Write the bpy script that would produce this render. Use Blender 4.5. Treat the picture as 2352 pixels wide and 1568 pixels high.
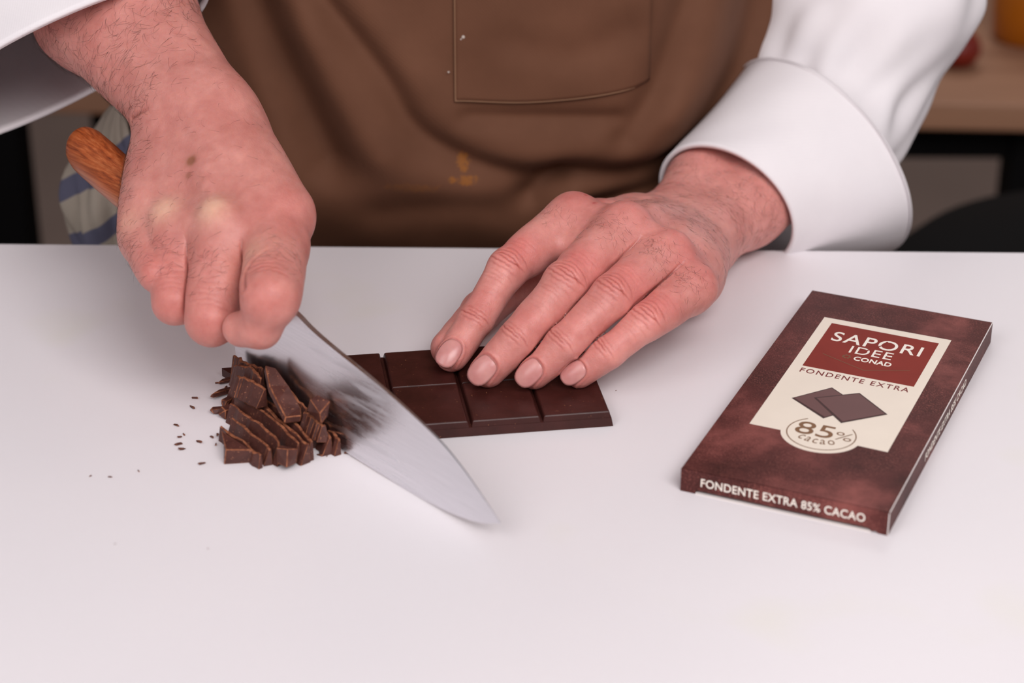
import bpy, bmesh, math, random
import numpy as np
from mathutils import Vector, Matrix

# ------------------------------------------------------------------ scene, camera, light
scn = bpy.context.scene
for _o in list(bpy.data.objects):
    bpy.data.objects.remove(_o)
COL = scn.collection
S = 0.001                                     # the script is written in millimetres
scn.view_settings.view_transform = 'Standard'
scn.view_settings.look = 'None'
scn.view_settings.gamma = 1.0
scn.view_settings.use_curve_mapping = False
scn.view_settings.exposure = -0.11

PITCH, ROLL, DIST = 0.4625, 0.003, 871.5      # camera looks down on the board's middle (the origin)
_cp, _sp, _cr, _sr = math.cos(PITCH), math.sin(PITCH), math.cos(ROLL), math.sin(ROLL)
cam_d = bpy.data.cameras.new('camera'); cam = bpy.data.objects.new('camera', cam_d); COL.objects.link(cam)
_up0 = Vector((0, _sp, _cp)); _rt0 = Vector((1, 0, 0))
_rt = _rt0 * _cr + _up0 * _sr; _up = _up0 * _cr - _rt0 * _sr; _fw = Vector((0, _cp, -_sp))
cam.matrix_world = Matrix(((_rt.x, _up.x, -_fw.x, 0), (_rt.y, _up.y, -_fw.y, -DIST * _cp * S),
                           (_rt.z, _up.z, -_fw.z, DIST * _sp * S), (0, 0, 0, 1)))
cam_d.sensor_width = 36.0; cam_d.lens = 4900 / 2352 * 36
cam_d.clip_start = 0.01; cam_d.clip_end = 50
cam_d.dof.use_dof = True; cam_d.dof.focus_distance = 0.838; cam_d.dof.aperture_fstop = 8.0
scn.camera = cam

world = bpy.data.worlds.new('world'); scn.world = world; world.use_nodes = True
_bg = world.node_tree.nodes['Background']
_bg.inputs['Color'].default_value = (0.90, 0.85, 0.88, 1); _bg.inputs['Strength'].default_value = 0.30

def area(name, loc, target, size, power, col=(1, 1, 1), sy=None):
    d = bpy.data.lights.new(name, 'AREA'); d.energy = power; d.color = col
    d.shape = 'RECTANGLE'; d.size = size; d.size_y = sy or size
    o = bpy.data.objects.new(name, d); COL.objects.link(o)
    o.location = loc
    o.rotation_euler = (Vector(target) - Vector(loc)).to_track_quat('-Z', 'Y').to_euler()
    return o
area('softbox_key', (0.42, -1.05, 1.10), (0.0, -0.05, 0.0), 0.9, 19, (1.0, 0.955, 0.96), 0.7)
area('fill_light', (-0.75, -1.0, 1.0), (-0.05, 0.0, 0.0), 0.9, 8.5, (1.0, 0.95, 0.97))  # unseen fill, added to lift the left and centre
area('background_fill', (0.4, 1.9, 1.6), (0.1, 1.5, -0.9), 0.7, 10, (1.0, 0.95, 0.92))  # unseen light, added only to brighten the background

# ------------------------------------------------------------------ materials
def srgb(r, g, b):
    f = lambda c: (c / 255 / 12.92) if c / 255 <= 0.04045 else ((c / 255 + 0.055) / 1.055) ** 2.4
    return (f(r), f(g), f(b), 1)

class NT:
    """small helper round a material's node tree"""
    def __init__(self, name, rough=0.5, spec=0.5, metal=0.0, color=None):
        self.m = bpy.data.materials.new(name); self.m.use_nodes = True
        self.t = self.m.node_tree; self.n = self.t.nodes; self.p = self.n['Principled BSDF']
        self.p.inputs['Roughness'].default_value = rough
        self.p.inputs['Specular IOR Level'].default_value = spec
        self.p.inputs['Metallic'].default_value = metal
        if color: self.p.inputs['Base Color'].default_value = color
    def new(self, typ, **kw):
        nd = self.n.new(typ)
        for k, v in kw.items():
            if k in nd.inputs: nd.inputs[k].default_value = v
            else: setattr(nd, k, v)
        return nd
    def link(self, a, b): self.t.links.new(a, b)
    def coord(self, kind='Object', scale=(1, 1, 1), rot=(0, 0, 0)):
        c = self.new('ShaderNodeTexCoord'); mp = self.new('ShaderNodeMapping')
        mp.inputs['Scale'].default_value = scale; mp.inputs['Rotation'].default_value = rot
        self.link(c.outputs[kind], mp.inputs['Vector']); return mp.outputs['Vector']
    def noise(self, vec, scale, detail=4, rough=0.55):
        nd = self.new('ShaderNodeTexNoise'); nd.inputs['Scale'].default_value = scale
        nd.inputs['Detail'].default_value = detail; nd.inputs['Roughness'].default_value = rough
        if vec is not None: self.link(vec, nd.inputs['Vector'])
        return nd.outputs['Fac']
    def ramp(self, fac, stops):
        r = self.new('ShaderNodeValToRGB'); e = r.color_ramp.elements
        while len(e) < len(stops): e.new(0.5)
        for i, (p, c) in enumerate(stops): e[i].position = p; e[i].color = c
        self.link(fac, r.inputs['Fac']); return r.outputs['Color']
    def mix(self, a, b, fac, mode='MIX'):
        x = self.new('ShaderNodeMix', data_type='RGBA', blend_type=mode)
        for sock, val in ((x.inputs[0], fac), (x.inputs[6], a), (x.inputs[7], b)):
            if hasattr(val, 'is_linked'): self.link(val, sock)
            else: sock.default_value = val
        return x.outputs[2]
    def base(self, c): self.link(c, self.p.inputs['Base Color'])
    def bump(self, h, strength=0.3, dist=0.0005):
        b = self.new('ShaderNodeBump'); b.inputs['Strength'].default_value = strength
        b.inputs['Distance'].default_value = dist
        self.link(h, b.inputs['Height']); self.link(b.outputs['Normal'], self.p.inputs['Normal'])

def g(v): return (v, v, v, 1)

def mat_board():
    k = NT('board_plastic', 0.42, 0.4)
    v = k.coord()
    c = k.ramp(k.noise(v, 7, 3), [(0.3, (0.80, 0.765, 0.785, 1)), (0.7, (0.825, 0.785, 0.80, 1))])
    y = k.ramp(k.noise(v, 13, 2), [(0.60, g(0)), (0.78, g(1))])
    k.base(k.mix(c, (0.80, 0.77, 0.72, 1), y))
    v2 = k.coord(scale=(1, 30, 1), rot=(0, 0, 0.6))
    k.bump(k.noise(v2, 40, 3), 0.05, 0.0002)
    k.p.inputs['Subsurface Weight'].default_value = 0.25
    k.p.inputs['Subsurface Radius'].default_value = (1, 0.95, 0.95); k.p.inputs['Subsurface Scale'].default_value = 0.004
    return k.m
def mat_skin():
    k = NT('skin', 0.46, 0.42)
    a = k.new('ShaderNodeAttribute', attribute_name='tint')
    v = k.coord()
    n1 = k.ramp(k.noise(v, 55, 5, 0.6), [(0.30, (0.84, 0.74, 0.73, 1)), (0.72, (1.08, 1.15, 1.15, 1))])
    n2 = k.ramp(k.noise(v, 260, 3, 0.6), [(0.30, (0.93, 0.88, 0.88, 1)), (0.70, (1.03, 1.05, 1.05, 1))])
    c = k.mix(a.outputs['Color'], n1, 1.0, 'MULTIPLY'); k.base(k.mix(c, n2, 1.0, 'MULTIPLY'))
    vo = k.new('ShaderNodeTexVoronoi', feature='DISTANCE_TO_EDGE'); vo.inputs['Scale'].default_value = 900
    k.link(v, vo.inputs['Vector'])
    h = k.new('ShaderNodeMath', operation='ADD'); k.link(vo.outputs['Distance'], h.inputs[0]); k.link(k.noise(v, 500, 3), h.inputs[1])
    k.bump(h.outputs[0], 0.38, 0.00028)
    k.p.inputs['Subsurface Weight'].default_value = 0.7
    k.p.inputs['Subsurface Radius'].default_value = (1.0, 0.27, 0.15); k.p.inputs['Subsurface Scale'].default_value = 0.0036
    return k.m
def mat_nail():
    k = NT('fingernail', 0.28, 0.5)
    v = k.coord()
    k.base(k.ramp(k.noise(v, 160, 2), [(0.3, srgb(196, 130, 126)), (0.7, srgb(210, 150, 144))]))
    k.p.inputs['Subsurface Weight'].default_value = 0.3
    k.p.inputs['Subsurface Scale'].default_value = 0.001
    return k.m
def mat_cloth(name, col, dark, bump=0.25, sc=1800, rough=0.85):
    k = NT(name, rough, 0.2)
    v = k.coord()
    c = k.ramp(k.noise(v, 30, 4), [(0.3, dark), (0.7, col)])
    k.base(c)
    w1 = k.new('ShaderNodeTexWave', wave_type='BANDS', bands_direction='X'); w1.inputs['Scale'].default_value = sc / 6
    w2 = k.new('ShaderNodeTexWave', wave_type='BANDS', bands_direction='Z'); w2.inputs['Scale'].default_value = sc / 6
    k.link(v, w1.inputs['Vector']); k.link(v, w2.inputs['Vector'])
    h = k.new('ShaderNodeMath', operation='ADD'); k.link(w1.outputs['Fac'], h.inputs[0]); k.link(w2.outputs['Fac'], h.inputs[1])
    k.bump(h.outputs[0], bump, 0.0002)
    return k
def mat_apron():
    k = NT('apron_twill', 0.8, 0.25)
    v = k.coord()
    c = k.ramp(k.noise(v, 25, 4), [(0.3, srgb(94, 60, 42)), (0.7, srgb(104, 68, 49))])
    # mustard-coloured food stain dabbed on the cloth
    t = k.new('ShaderNodeTexCoord'); sp = k.new('ShaderNodeSeparateXYZ'); k.link(t.outputs['Object'], sp.inputs[0])
    def near(cx, cz, rx, rz):
        def sq(o, c0, r):
            a = k.new('ShaderNodeMath', operation='SUBTRACT'); k.link(o, a.inputs[0]); a.inputs[1].default_value = c0 * S
            b = k.new('ShaderNodeMath', operation='DIVIDE'); k.link(a.outputs[0], b.inputs[0]); b.inputs[1].default_value = r * S
            c2 = k.new('ShaderNodeMath', operation='MULTIPLY'); k.link(b.outputs[0], c2.inputs[0]); k.link(b.outputs[0], c2.inputs[1]); return c2.outputs[0]
        a = k.new('ShaderNodeMath', operation='ADD'); k.link(sq(sp.outputs['X'], cx, rx), a.inputs[0]); k.link(sq(sp.outputs['Z'], cz + 900, rz), a.inputs[1])
        nz = k.noise(v, 330, 4, 0.75)
        b = k.new('ShaderNodeMath', operation='MULTIPLY_ADD'); k.link(nz, b.inputs[0]); b.inputs[1].default_value = 4.0; k.link(a.outputs[0], b.inputs[2])
        return k.ramp(b.outputs[0], [(0.0, g(1)), (1.0, g(0))]) if False else b.outputs[0]
    for (cx, cz, rx, rz, th) in ((-22, 36, 3.2, 5.0, 2.5), (-20, 28, 5.5, 3.0, 2.2), (-27, 28.5, 2.0, 2.0, 2.3), (-45, 24, 18, 3.5, 2.15)):
        m = k.new('ShaderNodeMapRange'); k.link(near(cx, cz, rx, rz), m.inputs['Value'])
        m.inputs['From Min'].default_value = th + 0.5; m.inputs['From Max'].default_value = th - 0.2
        m.inputs['To Max'].default_value = 0.55 if rx < 10 else 0.2
        c = k.mix(c, srgb(150, 92, 30), m.outputs['Result'])
    k.base(c)
    w1 = k.new('ShaderNodeTexWave', wave_type='BANDS', bands_direction='DIAGONAL'); w1.inputs['Scale'].default_value = 350
    k.link(v, w1.inputs['Vector']); k.bump(w1.outputs['Fac'], 0.15, 0.0002)
    return k.m
def mat_choc():
    k = NT('dark_chocolate', 0.38, 0.35)
    v = k.coord()
    c = k.ramp(k.noise(v, 120, 4), [(0.3, srgb(52, 22, 18)), (0.7, srgb(66, 30, 26))])
    sp = k.ramp(k.noise(v, 900, 2), [(0.70, g(0)), (0.76, g(1))])
    k.base(k.mix(c, srgb(128, 82, 58), sp))
    k.bump(k.noise(v, 300, 4), 0.15, 0.0004)
    return k.m
def mat_choc_face():
    k = NT('sliced_chocolate', 0.45, 0.35)
    v = k.coord()
    c = k.ramp(k.noise(v, 160, 5), [(0.3, srgb(66, 35, 30)), (0.7, srgb(92, 54, 46))])
    sp = k.ramp(k.noise(v, 1100, 2), [(0.66, g(0)), (0.72, g(1))])
    k.base(k.mix(c, srgb(150, 98, 72), sp))
    k.bump(k.noise(v, 350, 4), 0.3, 0.0005)
    return k.m
def mat_choc_cut():
    k = NT('chocolate_broken_edge', 0.7, 0.2)
    v = k.coord()
    k.base(k.ramp(k.noise(v, 500, 4), [(0.35, srgb(96, 52, 36)), (0.7, srgb(168, 106, 74))]))
    k.bump(k.noise(v, 900, 3), 0.5, 0.0004)
    return k.m
def mat_steel():
    k = NT('brushed_steel', 0.18, 0.5, 1.0)
    v = k.coord(scale=(1, 60, 60))
    n = k.noise(v, 60, 4)
    k.base(k.ramp(n, [(0.3, (0.68, 0.67, 0.70, 1)), (0.7, (0.78, 0.77, 0.80, 1))]))
    # thin smears of chocolate wiped along the blade
    v2 = k.coord(scale=(1, 9, 9)); s = k.noise(v2, 30, 5, 0.6)
    t = k.new('ShaderNodeTexCoord'); sp = k.new('ShaderNodeSeparateXYZ'); k.link(t.outputs['Object'], sp.inputs[0])
    m = k.new('ShaderNodeMapRange'); k.link(sp.outputs['X'], m.inputs['Value'])
    m.inputs['From Min'].default_value = 0.040; m.inputs['From Max'].default_value = 0.075
    m2 = k.new('ShaderNodeMapRange'); k.link(sp.outputs['X'], m2.inputs['Value'])
    m2.inputs['From Min'].default_value = 0.112; m2.inputs['From Max'].default_value = 0.09
    mm = k.new('ShaderNodeMath', operation='MULTIPLY'); k.link(m.outputs['Result'], mm.inputs[0]); k.link(m2.outputs['Result'], mm.inputs[1])
    sm = k.ramp(s, [(0.50, g(0)), (0.66, g(1))])
    f = k.new('ShaderNodeMath', operation='MULTIPLY'); k.link(sm, f.inputs[0]); k.link(mm.outputs[0], f.inputs[1])
    r = k.new('ShaderNodeMapRange'); k.link(f.outputs[0], r.inputs['Value']); r.inputs['To Min'].default_value = 0.24; r.inputs['To Max'].default_value = 0.48
    k.link(r.outputs['Result'], k.p.inputs['Roughness'])
    k.bump(n, 0.04, 0.0002)
    return k.m
def mat_handle():
    k = NT('handle_wood', 0.33, 0.5)
    v = k.coord(scale=(1.5, 60, 60)); n = k.noise(v, 14, 5, 0.6)
    v2 = k.coord(scale=(1, 8, 8)); n2 = k.noise(v2, 60, 3)
    c = k.ramp(n, [(0.25, srgb(96, 36, 14)), (0.5, srgb(158, 76, 34)), (0.75, srgb(190, 112, 66))])
    k.base(k.mix(c, k.ramp(n2, [(0.3, g(0.75)), (0.7, g(1.1))]), 1.0, 'MULTIPLY'))
    return k.m
def mat_carton():
    k = NT('printed_carton', 0.5, 0.22)
    v = k.coord()
    c = k.ramp(k.noise(v, 26, 6, 0.62), [(0.30, srgb(46, 18, 15)), (0.52, srgb(84, 40, 37)), (0.72, srgb(142, 80, 74))])
    v2 = k.coord(scale=(1, 1.9, 1), rot=(0, 0, 0.5))
    pt = k.ramp(k.noise(v, 60, 3), [(0.30, g(.15)), (0.58, g(1))])
    sp = k.ramp(k.noise(v2, 1500, 3, 0.7), [(0.53, g(0)), (0.66, g(0.9))])
    sc = k.ramp(k.noise(k.coord(scale=(1, 7, 1), rot=(0, 0, 0.9)), 260, 4, 0.7), [(0.62, g(0)), (0.70, g(0.7))])
    c = k.mix(c, srgb(150, 88, 80), k.mix(g(0), sp, pt)); k.base(k.mix(c, srgb(150, 92, 82), k.mix(g(0), sc, pt)))
    return k.m
def plain(name, col, rough=0.5, spec=0.4, var=0.06, sc=60, metal=0.0):
    k = NT(name, rough, spec, metal)
    lo = tuple(x * (1 - var) for x in col[:3]) + (1,); hi = tuple(min(1, x * (1 + var)) for x in col[:3]) + (1,)
    k.base(k.ramp(k.noise(k.coord(), sc, 3), [(0.3, lo), (0.7, hi)]))
    return k.m
def mat_towel():
    k = NT('striped_towel', 0.95, 0.1)
    v = k.coord(rot=(0, 0.55, 0.0))
    w = k.new('ShaderNodeTexWave', wave_type='BANDS', bands_direction='Z'); w.inputs['Scale'].default_value = 13
    w.inputs['Distortion'].default_value = 0.6; w.inputs['Phase Offset'].default_value = 4.2
    k.link(v, w.inputs['Vector'])
    c = k.ramp(w.outputs['Fac'], [(0.70, srgb(180, 170, 156)), (0.76, srgb(104, 105, 126))])
    k.base(c)
    k.bump(k.noise(k.coord(), 900, 2), 0.5, 0.0006)
    return k.m
def mat_wood_table():
    k = NT('table_wood', 0.5, 0.3)
    v = k.coord(scale=(1, 12, 12)); n = k.noise(v, 4, 5)
    k.base(k.ramp(n, [(0.3, srgb(150, 108, 84)), (0.7, srgb(176, 132, 104))]))
    return k.m

M = dict(board=mat_board(), skin=mat_skin(), nail=mat_nail(), apron=mat_apron(), choc=mat_choc(), face=mat_choc_face(), cut=mat_choc_cut(),
         steel=mat_steel(), handle=mat_handle(), carton=mat_carton(), towel=mat_towel(), table=mat_wood_table(),
         jacket=mat_cloth('white_twill', (0.83, 0.79, 0.80, 1), (0.79, 0.75, 0.765, 1), 0.12).m,
         cream=plain('cream_print', srgb(238, 226, 210), 0.45, 0.35, 0.02),
         redprint=plain('red_brown_print', srgb(134, 48, 38), 0.55, 0.2, 0.08),
         white=plain('white_print', srgb(246, 238, 226), 0.5, 0.3, 0.02),
         brown=plain('brown_print', srgb(128, 92, 64), 0.5, 0.3, 0.05),
         maroon=plain('maroon_print', srgb(122, 48, 46), 0.5, 0.3, 0.05),
         choc_print=plain('chocolate_print', srgb(104, 70, 68), 0.45, 0.35, 0.04),
         choc_print_dark=plain('chocolate_print_edge', srgb(62, 36, 34), 0.45, 0.35, 0.04),
         olive=plain('faded_olive_print', srgb(118, 78, 54), 0.5, 0.3, 0.05),
         cardboard=plain('white_card', srgb(226, 218, 214), 0.7, 0.2, 0.03),
         hair=plain('dark_hair', srgb(58, 38, 30), 0.5, 0.3, 0.1),
         thread=plain('tan_thread', srgb(138, 104, 80), 0.8, 0.2, 0.05),
         black=plain('black_paint', srgb(7, 6, 7), 0.8, 0.15, 0.1),
         floor=plain('grey_floor', srgb(142, 124, 115), 0.6, 0.3, 0.05, 6),
         wall=plain('grey_wall', srgb(120, 104, 96), 0.8, 0.2, 0.03, 4),
         orange=plain('orange_glaze', srgb(178, 98, 10), 0.35, 0.5, 0.05),
         red=plain('red_skin', srgb(124, 30, 14), 0.45, 0.5, 0.08),
         speck=plain('flour_speck', srgb(190, 180, 170), 0.8, 0.2, 0.02))

# ------------------------------------------------------------------ object helpers
def link_mesh(name, me, mat, parent=None, smooth=False):
    o = bpy.data.objects.new(name, me); COL.objects.link(o)
    for m_ in (mat if isinstance(mat, (list, tuple)) else [mat]): me.materials.append(m_)
    if parent: o.parent = parent
    if smooth: me.polygons.foreach_set('use_smooth', [True] * len(me.polygons))
    return o
def mesh(name, verts, faces, mat, parent=None, smooth=False):
    me = bpy.data.meshes.new(name)
    me.from_pydata([(float(v[0]) * S, float(v[1]) * S, float(v[2]) * S) for v in verts], [], [tuple(int(i) for i in f) for f in faces])
    me.update()
    return link_mesh(name, me, mat, parent, smooth)
def bm_obj(name, bm, mat, parent=None, smooth=False):
    me = bpy.data.meshes.new(name)
    bmesh.ops.scale(bm, vec=(S, S, S), verts=bm.verts)
    bm.to_mesh(me); bm.free()
    return link_mesh(name, me, mat, parent, smooth)
def empty(name, loc=(0, 0, 0), rz=0.0):
    o = bpy.data.objects.new(name, None); COL.objects.link(o); o.empty_display_size = 0.02
    o.location = [c * S for c in loc]; o.rotation_euler = (0, 0, rz); return o
def tag(o, label=None, cat=None, group=None, kind=None):
    for k, v in (('label', label), ('category', cat), ('group', group), ('kind', kind)):
        if v: o[k] = v
    return o
def box(bm, lo, hi):
    vs = [bm.verts.new((x, y, z)) for z in (lo[2], hi[2]) for y in (lo[1], hi[1]) for x in (lo[0], hi[0])]
    for f in ((0, 2, 3, 1), (4, 5, 7, 6), (0, 1, 5, 4), (2, 6, 7, 3), (0, 4, 6, 2), (1, 3, 7, 5)):
        bm.faces.new([vs[i] for i in f])
    return vs
def bevel_mod(o, w, seg=2, mat=-1, angle=0.6, clamp=True):
    b = o.modifiers.new('bevel', 'BEVEL'); b.use_clamp_overlap = clamp; b.width = w * S; b.segments = seg; b.limit_method = 'ANGLE'; b.angle_limit = angle
    b.material = mat; return b
def solid_mod(o, t, off=-1):
    m_ = o.modifiers.new('thickness', 'SOLIDIFY'); m_.thickness = t * S; m_.offset = off; return m_
def prism(name, outline, z0, z1, mat, parent=None):
    n_ = len(outline)
    vs = [(x, y, z0) for x, y in outline] + [(x, y, z1) for x, y in outline]
    fs = [tuple(range(n_ - 1, -1, -1)), tuple(range(n_, 2 * n_))] + [(i, (i + 1) % n_, n_ + (i + 1) % n_, n_ + i) for i in range(n_)]
    return mesh(name, vs, fs, mat, parent)
def unit(v): v = np.asarray(v, float); return v / np.linalg.norm(v)
def catmull(pts, per):
    P = np.asarray(pts, float); out = []
    for i in range(len(P) - 1):
        p0, p1, p2, p3 = P[max(i - 1, 0)], P[i], P[i + 1], P[min(i + 2, len(P) - 1)]
        for k in range(per):
            t = k / per
            out.append(0.5 * ((2 * p1) + (p2 - p0) * t + (2 * p0 - 5 * p1 + 4 * p2 - p3) * t * t + (3 * p1 - p0 - 3 * p2 + p3) * t ** 3))
    out.append(P[-1]); return np.array(out)

# measured positions (mm; x right, y away from the camera, z up from the board)
J = {"lh": {"index": [[-23.6, -36.8, 12.2], [-14.6, -26.6, 22.0], [-1.8, -8.5, 36.5], [25.1, 22.5, 45.3]], "middle": [[-9.2, -49.0, 12.4], [2.0, -44.9, 23.5], [20.9, -27.0, 38.5], [45.1, 6.2, 47.6]], "ring": [[8.9, -50.7, 12.2], [19.9, -47.6, 22.5], [38.9, -32.6, 36.0], [62.2, -4.2, 40.3]], "little": [[26.0, -49.6, 11.5], [36.8, -48.6, 19.5], [52.1, -39.9, 28.5], [71.5, -16.0, 32.4]], "wrist": [72.0, 60.0, 20.7], "arm": [95.1, 98.0, 23.7], "arm2": [117.2, 132.0, 27.7], "thumb": [[-25.3, -30.4, 12.0], [-12.6, -0.9, 14.0], [9.7, 26.4, 20.0], [50.5, 52.0, 28.7]], "hypo": [72.5, 18.3, 18.0]}, "rh": {"index": [[-98.8, -81.6, 45.5], [-91.3, -85.5, 48.3], [-87.0, -85.7, 59.9], [-87.8, -51.9, 65.3]], "middle": [[-97.3, -38.4, 46.2], [-103.6, -50.9, 36.2], [-111.0, -71.0, 44.2], [-108.2, -44.3, 69.6]], "ring": [[-105.1, -35.6, 48.2], [-113.8, -45.5, 38.2], [-125.9, -60.4, 46.2], [-128.0, -34.2, 65.5]], "little": [[-109.2, -31.1, 56.2], [-118.9, -39.8, 46.2], [-133.0, -52.5, 54.2], [-142.2, -27.4, 57.9]], "wrist": [-124.3, 14.0, 91.8], "arm": [-165.3, 71.4, 115.8], "arm2": [-196.0, 123.6, 128.4], "thumb": [[-88.7, -46.5, 43.9], [-89.5, -39.6, 55.3], [-86.0, -36.0, 71.4], [-108.0, 3.4, 84.6]], "hypo": [[-140.3, -20.6, 66.9], [-142.1, 8.3, 72.4]]}, "slices": {"S3": [[-104.5, -76.7, 6.2], [-90.1, -96.3, 6.2], [-87.5, -102.3, 6.2]], "S4": [[-106.3, -66.8, 6.2], [-98.1, -77.3, 6.2], [-89.7, -87.6, 6.2], [-83.5, -100.9, 6.2]], "S5": [[-105.2, -61.8, 6.2], [-90.0, -78.0, 6.2], [-77.8, -98.9, 6.2]], "S6": [[-107.2, -50.8, 6.2], [-92.4, -71.0, 6.2], [-80.6, -89.6, 6.2], [-74.1, -100.2, 6.2]], "S7": [[-97.4, -58.8, 6.2], [-83.3, -78.6, 6.2], [-72.7, -98.2, 6.2]], "S8": [[-82.1, -73.7, 6.2], [-75.3, -82.7, 6.2], [-71.4, -89.5, 6.2]], "S9": [[-74.0, -78.5, 6.2], [-68.5, -88.8, 6.2], [-66.2, -93.5, 6.2]], "S2": [[-108.1, -82.9, 6.2], [-98.2, -94.4, 6.2], [-90.9, -104.3, 6.2]], "S10": [[-105.8, -42.6, 6.2], [-101.0, -51.5, 6.2], [-95.2, -60.3, 6.2]], "S11": [[-69.9, -80.6, 6.2], [-65.2, -89.5, 6.2], [-63.2, -94.2, 6.2]]}, "crumbs": [[-122.9, -50.3, 0.0], [-122.5, -58.5, 0.0], [-126.8, -72.4, 0.0], [-124.4, -81.6, 0.0], [-123.1, -79.2, 0.0], [-123.8, -86.9, 0.0], [-116.4, -85.2, 0.0], [-113.6, -101.5, 0.0], [-110.6, -36.1, 0.0], [-111.7, -41.2, 0.0], [-112.0, -59.2, 0.0], [-110.3, -79.8, -0.0], [-112.2, -81.5, 0.0], [-77.7, -97.1, -0.0], [-75.3, -97.0, 0.0], [-68.1, -95.4, 0.0], [-60.7, -93.4, 0.0], [-135.7, -106.7, 0.0], [-145.3, -111.2, 0.0], [-152.5, -110.6, 0.0], [-122.1, -90.8, 0.0], [-110.0, -87.1, 0.0], [-70.7, -94.8, 0.0], [-135.9, -156.5, 0.0], [-103.6, -159.4, 0.0], [40.7, -42.8, 0.0], [-115.5, -37.6, 0.0], [-102.5, -83.1, 0.0]], "block": [[-105.3, -101.6, 0.0], [-95.9, -100.3, 0.0], [-107.7, -87.0, 6.2], [-94.6, -103.0, 6.2], [-104.3, -101.7, 6.2]], "shard": [[-92.6, -67.5, 23.7], [-88.6, -68.3, 22.9], [-83.2, -74.2, 18.2], [-78.5, -80.9, 12.7], [-77.8, -85.4, 11.8], [-83.7, -86.4, 11.6], [-86.6, -81.6, 14.6], [-90.5, -74.4, 18.2]], "tops": [[[[-107.0, -47.0, 17.5], [-101.5, -53.1, 18.0], [-93.7, -62.6, 19.6]], 3.0, 9, "pointed chocolate slice topping the pile by the knife heel"], [[[-105.9, -52.7, 16.2], [-99.3, -60.1, 19.2], [-94.0, -66.8, 18.0]], 3.2, 8, "chocolate slice with brown broken rim just below the topmost one"], [[[-104.2, -60.7, 15.9], [-98.8, -65.9, 16.7], [-92.0, -73.4, 16.2]], 4.0, 7, "wide dark chocolate slice between the top stack and the long slices"], [[[-87.1, -68.4, 18.5], [-81.7, -74.5, 15.3], [-76.3, -80.5, 12.5]], 2.0, 7, "thin shadowed chocolate slice wedged between big shard and blade"], [[[-76.7, -82.9, 12.3], [-72.7, -87.4, 12.1], [-68.8, -91.7, 11.2]], 3.2, 6, "dark chocolate slice behind the foot of the big shard"]], "chunks": [[[-110.8, -46.9, 0.2], [14, 2.2, 2.2], 0.75, 0.1, "long thin chocolate splinter sticking out left of the pile"], [[-113.1, -47.4, 0.1], [10, 2, 1.6], 0.45, 0.0, "short orange-brown chocolate splinter lying left of the long one"], [[-112.0, -37.0, 0.1], [7, 2.4, 1.8], 0.6, 0.0, "small dark chocolate flake beside the upper left of the pile"], [[-109.7, -55.4, 0.1], [6, 4, 3], 0.7, 0.0, "triangular chocolate bit at the left rim of the pile"], [[-111.0, -61.6, 0.1], [8, 3.5, 2.2], 0.3, 0.0, "oval chocolate flake at the left rim of the pile"], [[-108.6, -64.7, 0.1], [6, 5, 4.5], 0.5, 0.0, "chocolate nugget with brown top at the left rim of the pile"], [[-71.4, -89.6, 12.4], [8, 6.5, 7.5], -0.6, 0.2, "square crumbly brown chocolate chunk leaning on the blade"], [[-82.0, -102.7, 0.1], [10, 7, 6.5], 1.1, 0.3, "loose pointed chocolate fragment in front of the pile"], [[-80.6, -92.8, 0.1], [9, 3, 3], 0.1, 0, "low crumbly chocolate bit at the front foot of the slices"], [[-71.1, -88.0, 0.1], [8, 3, 3], 0.1, 0, "low crumbly chocolate bit between the slices and the blade"], [[-65.1, -85.3, 0.1], [7, 4, 4], -0.3, 0, "dark chocolate nub right under the blade edge"]], "mole": [[-122.3, -22.2, 87.4], [-123.0, -27.0, 83.4]], "dots": [[33.0, 15.5, 54.8], [29.7, 22.2, 55.3]], "wcrease": [[-150.0, 11.1, 92.1], [-146.5, 7.2, 95.4], [-141.1, 3.9, 99.5], [-134.4, 2.7, 103.2]], "ifold": [[-95.6, -89.2, 65.7], [-96.5, -81.4, 67.3], [-94.3, -77.9, 70.5], [-89.6, -74.6, 73.2], [-83.5, -69.3, 73.6]], "cuffL": [[[95.5, 100.0, 17.8], [25.5, -9.7, -19.4], [12.0, -18.7, 25.0]], [[124.3, 128.0, 17.8], [33.2, -14.1, -28.3], [13.8, -30.6, 31.4]], [[143.8, 150.0, 22.0], [34.7, -18.5, -37.1], [14.3, -40.0, 33.4]]], "sleeveL": [[[132.2, 136.0, 18.9], [23.4, -10.5, -21.1], [12.1, -20.1, 23.4]], [[138.1, 150.0, 25.2], [26.3, -9.3, -18.6], [10.1, -20.5, 24.5]], [[147.7, 168.0, 38.0], [33.1, -7.7, -15.4], [7.6, -23.5, 28.0]], [[159.6, 185.0, 54.7], [43.8, -6.1, -12.2], [4.9, -31.3, 33.2]], [[165.8, 197.0, 72.3], [51.0, -4.1, -8.2], [2.8, -37.4, 35.7]], [[166.8, 205.0, 93.4], [53.4, 0.1, 0.1], [-0.0, -39.5, 35.9]], [[160.3, 215.0, 130.5], [57.5, 0.1, 0.2], [-0.0, -44.7, 36.1]]], "cuffR": [[[-192.4, 67.0, 93.5], [64.5, 13.3, 26.7], [10.6, -33.3, 31.8]], [[-214.2, 115.6, 101.3], [72.1, 12.0, 24.2], [13.3, -38.4, 34.9]], [[-247.1, 188.1, 123.5], [76.3, 21.0, 42.1], [16.5, -44.9, 39.8]]], "towel": [[[-181.3, 150.0, 47.8], 3], [[-184.4, 150.0, 42.1], 5], [[-187.3, 150.0, 31.8], 9], [[-188.2, 146.0, 22.5], 15], [[-188.8, 142.0, 11.1], 18], [[-188.7, 140.0, -1.3], 19], [[-188.1, 140.0, -14.6], 17], [[-188.4, 140.0, -28.1], 15], [[-189.6, 140.0, -50.9], 13]]}
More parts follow.
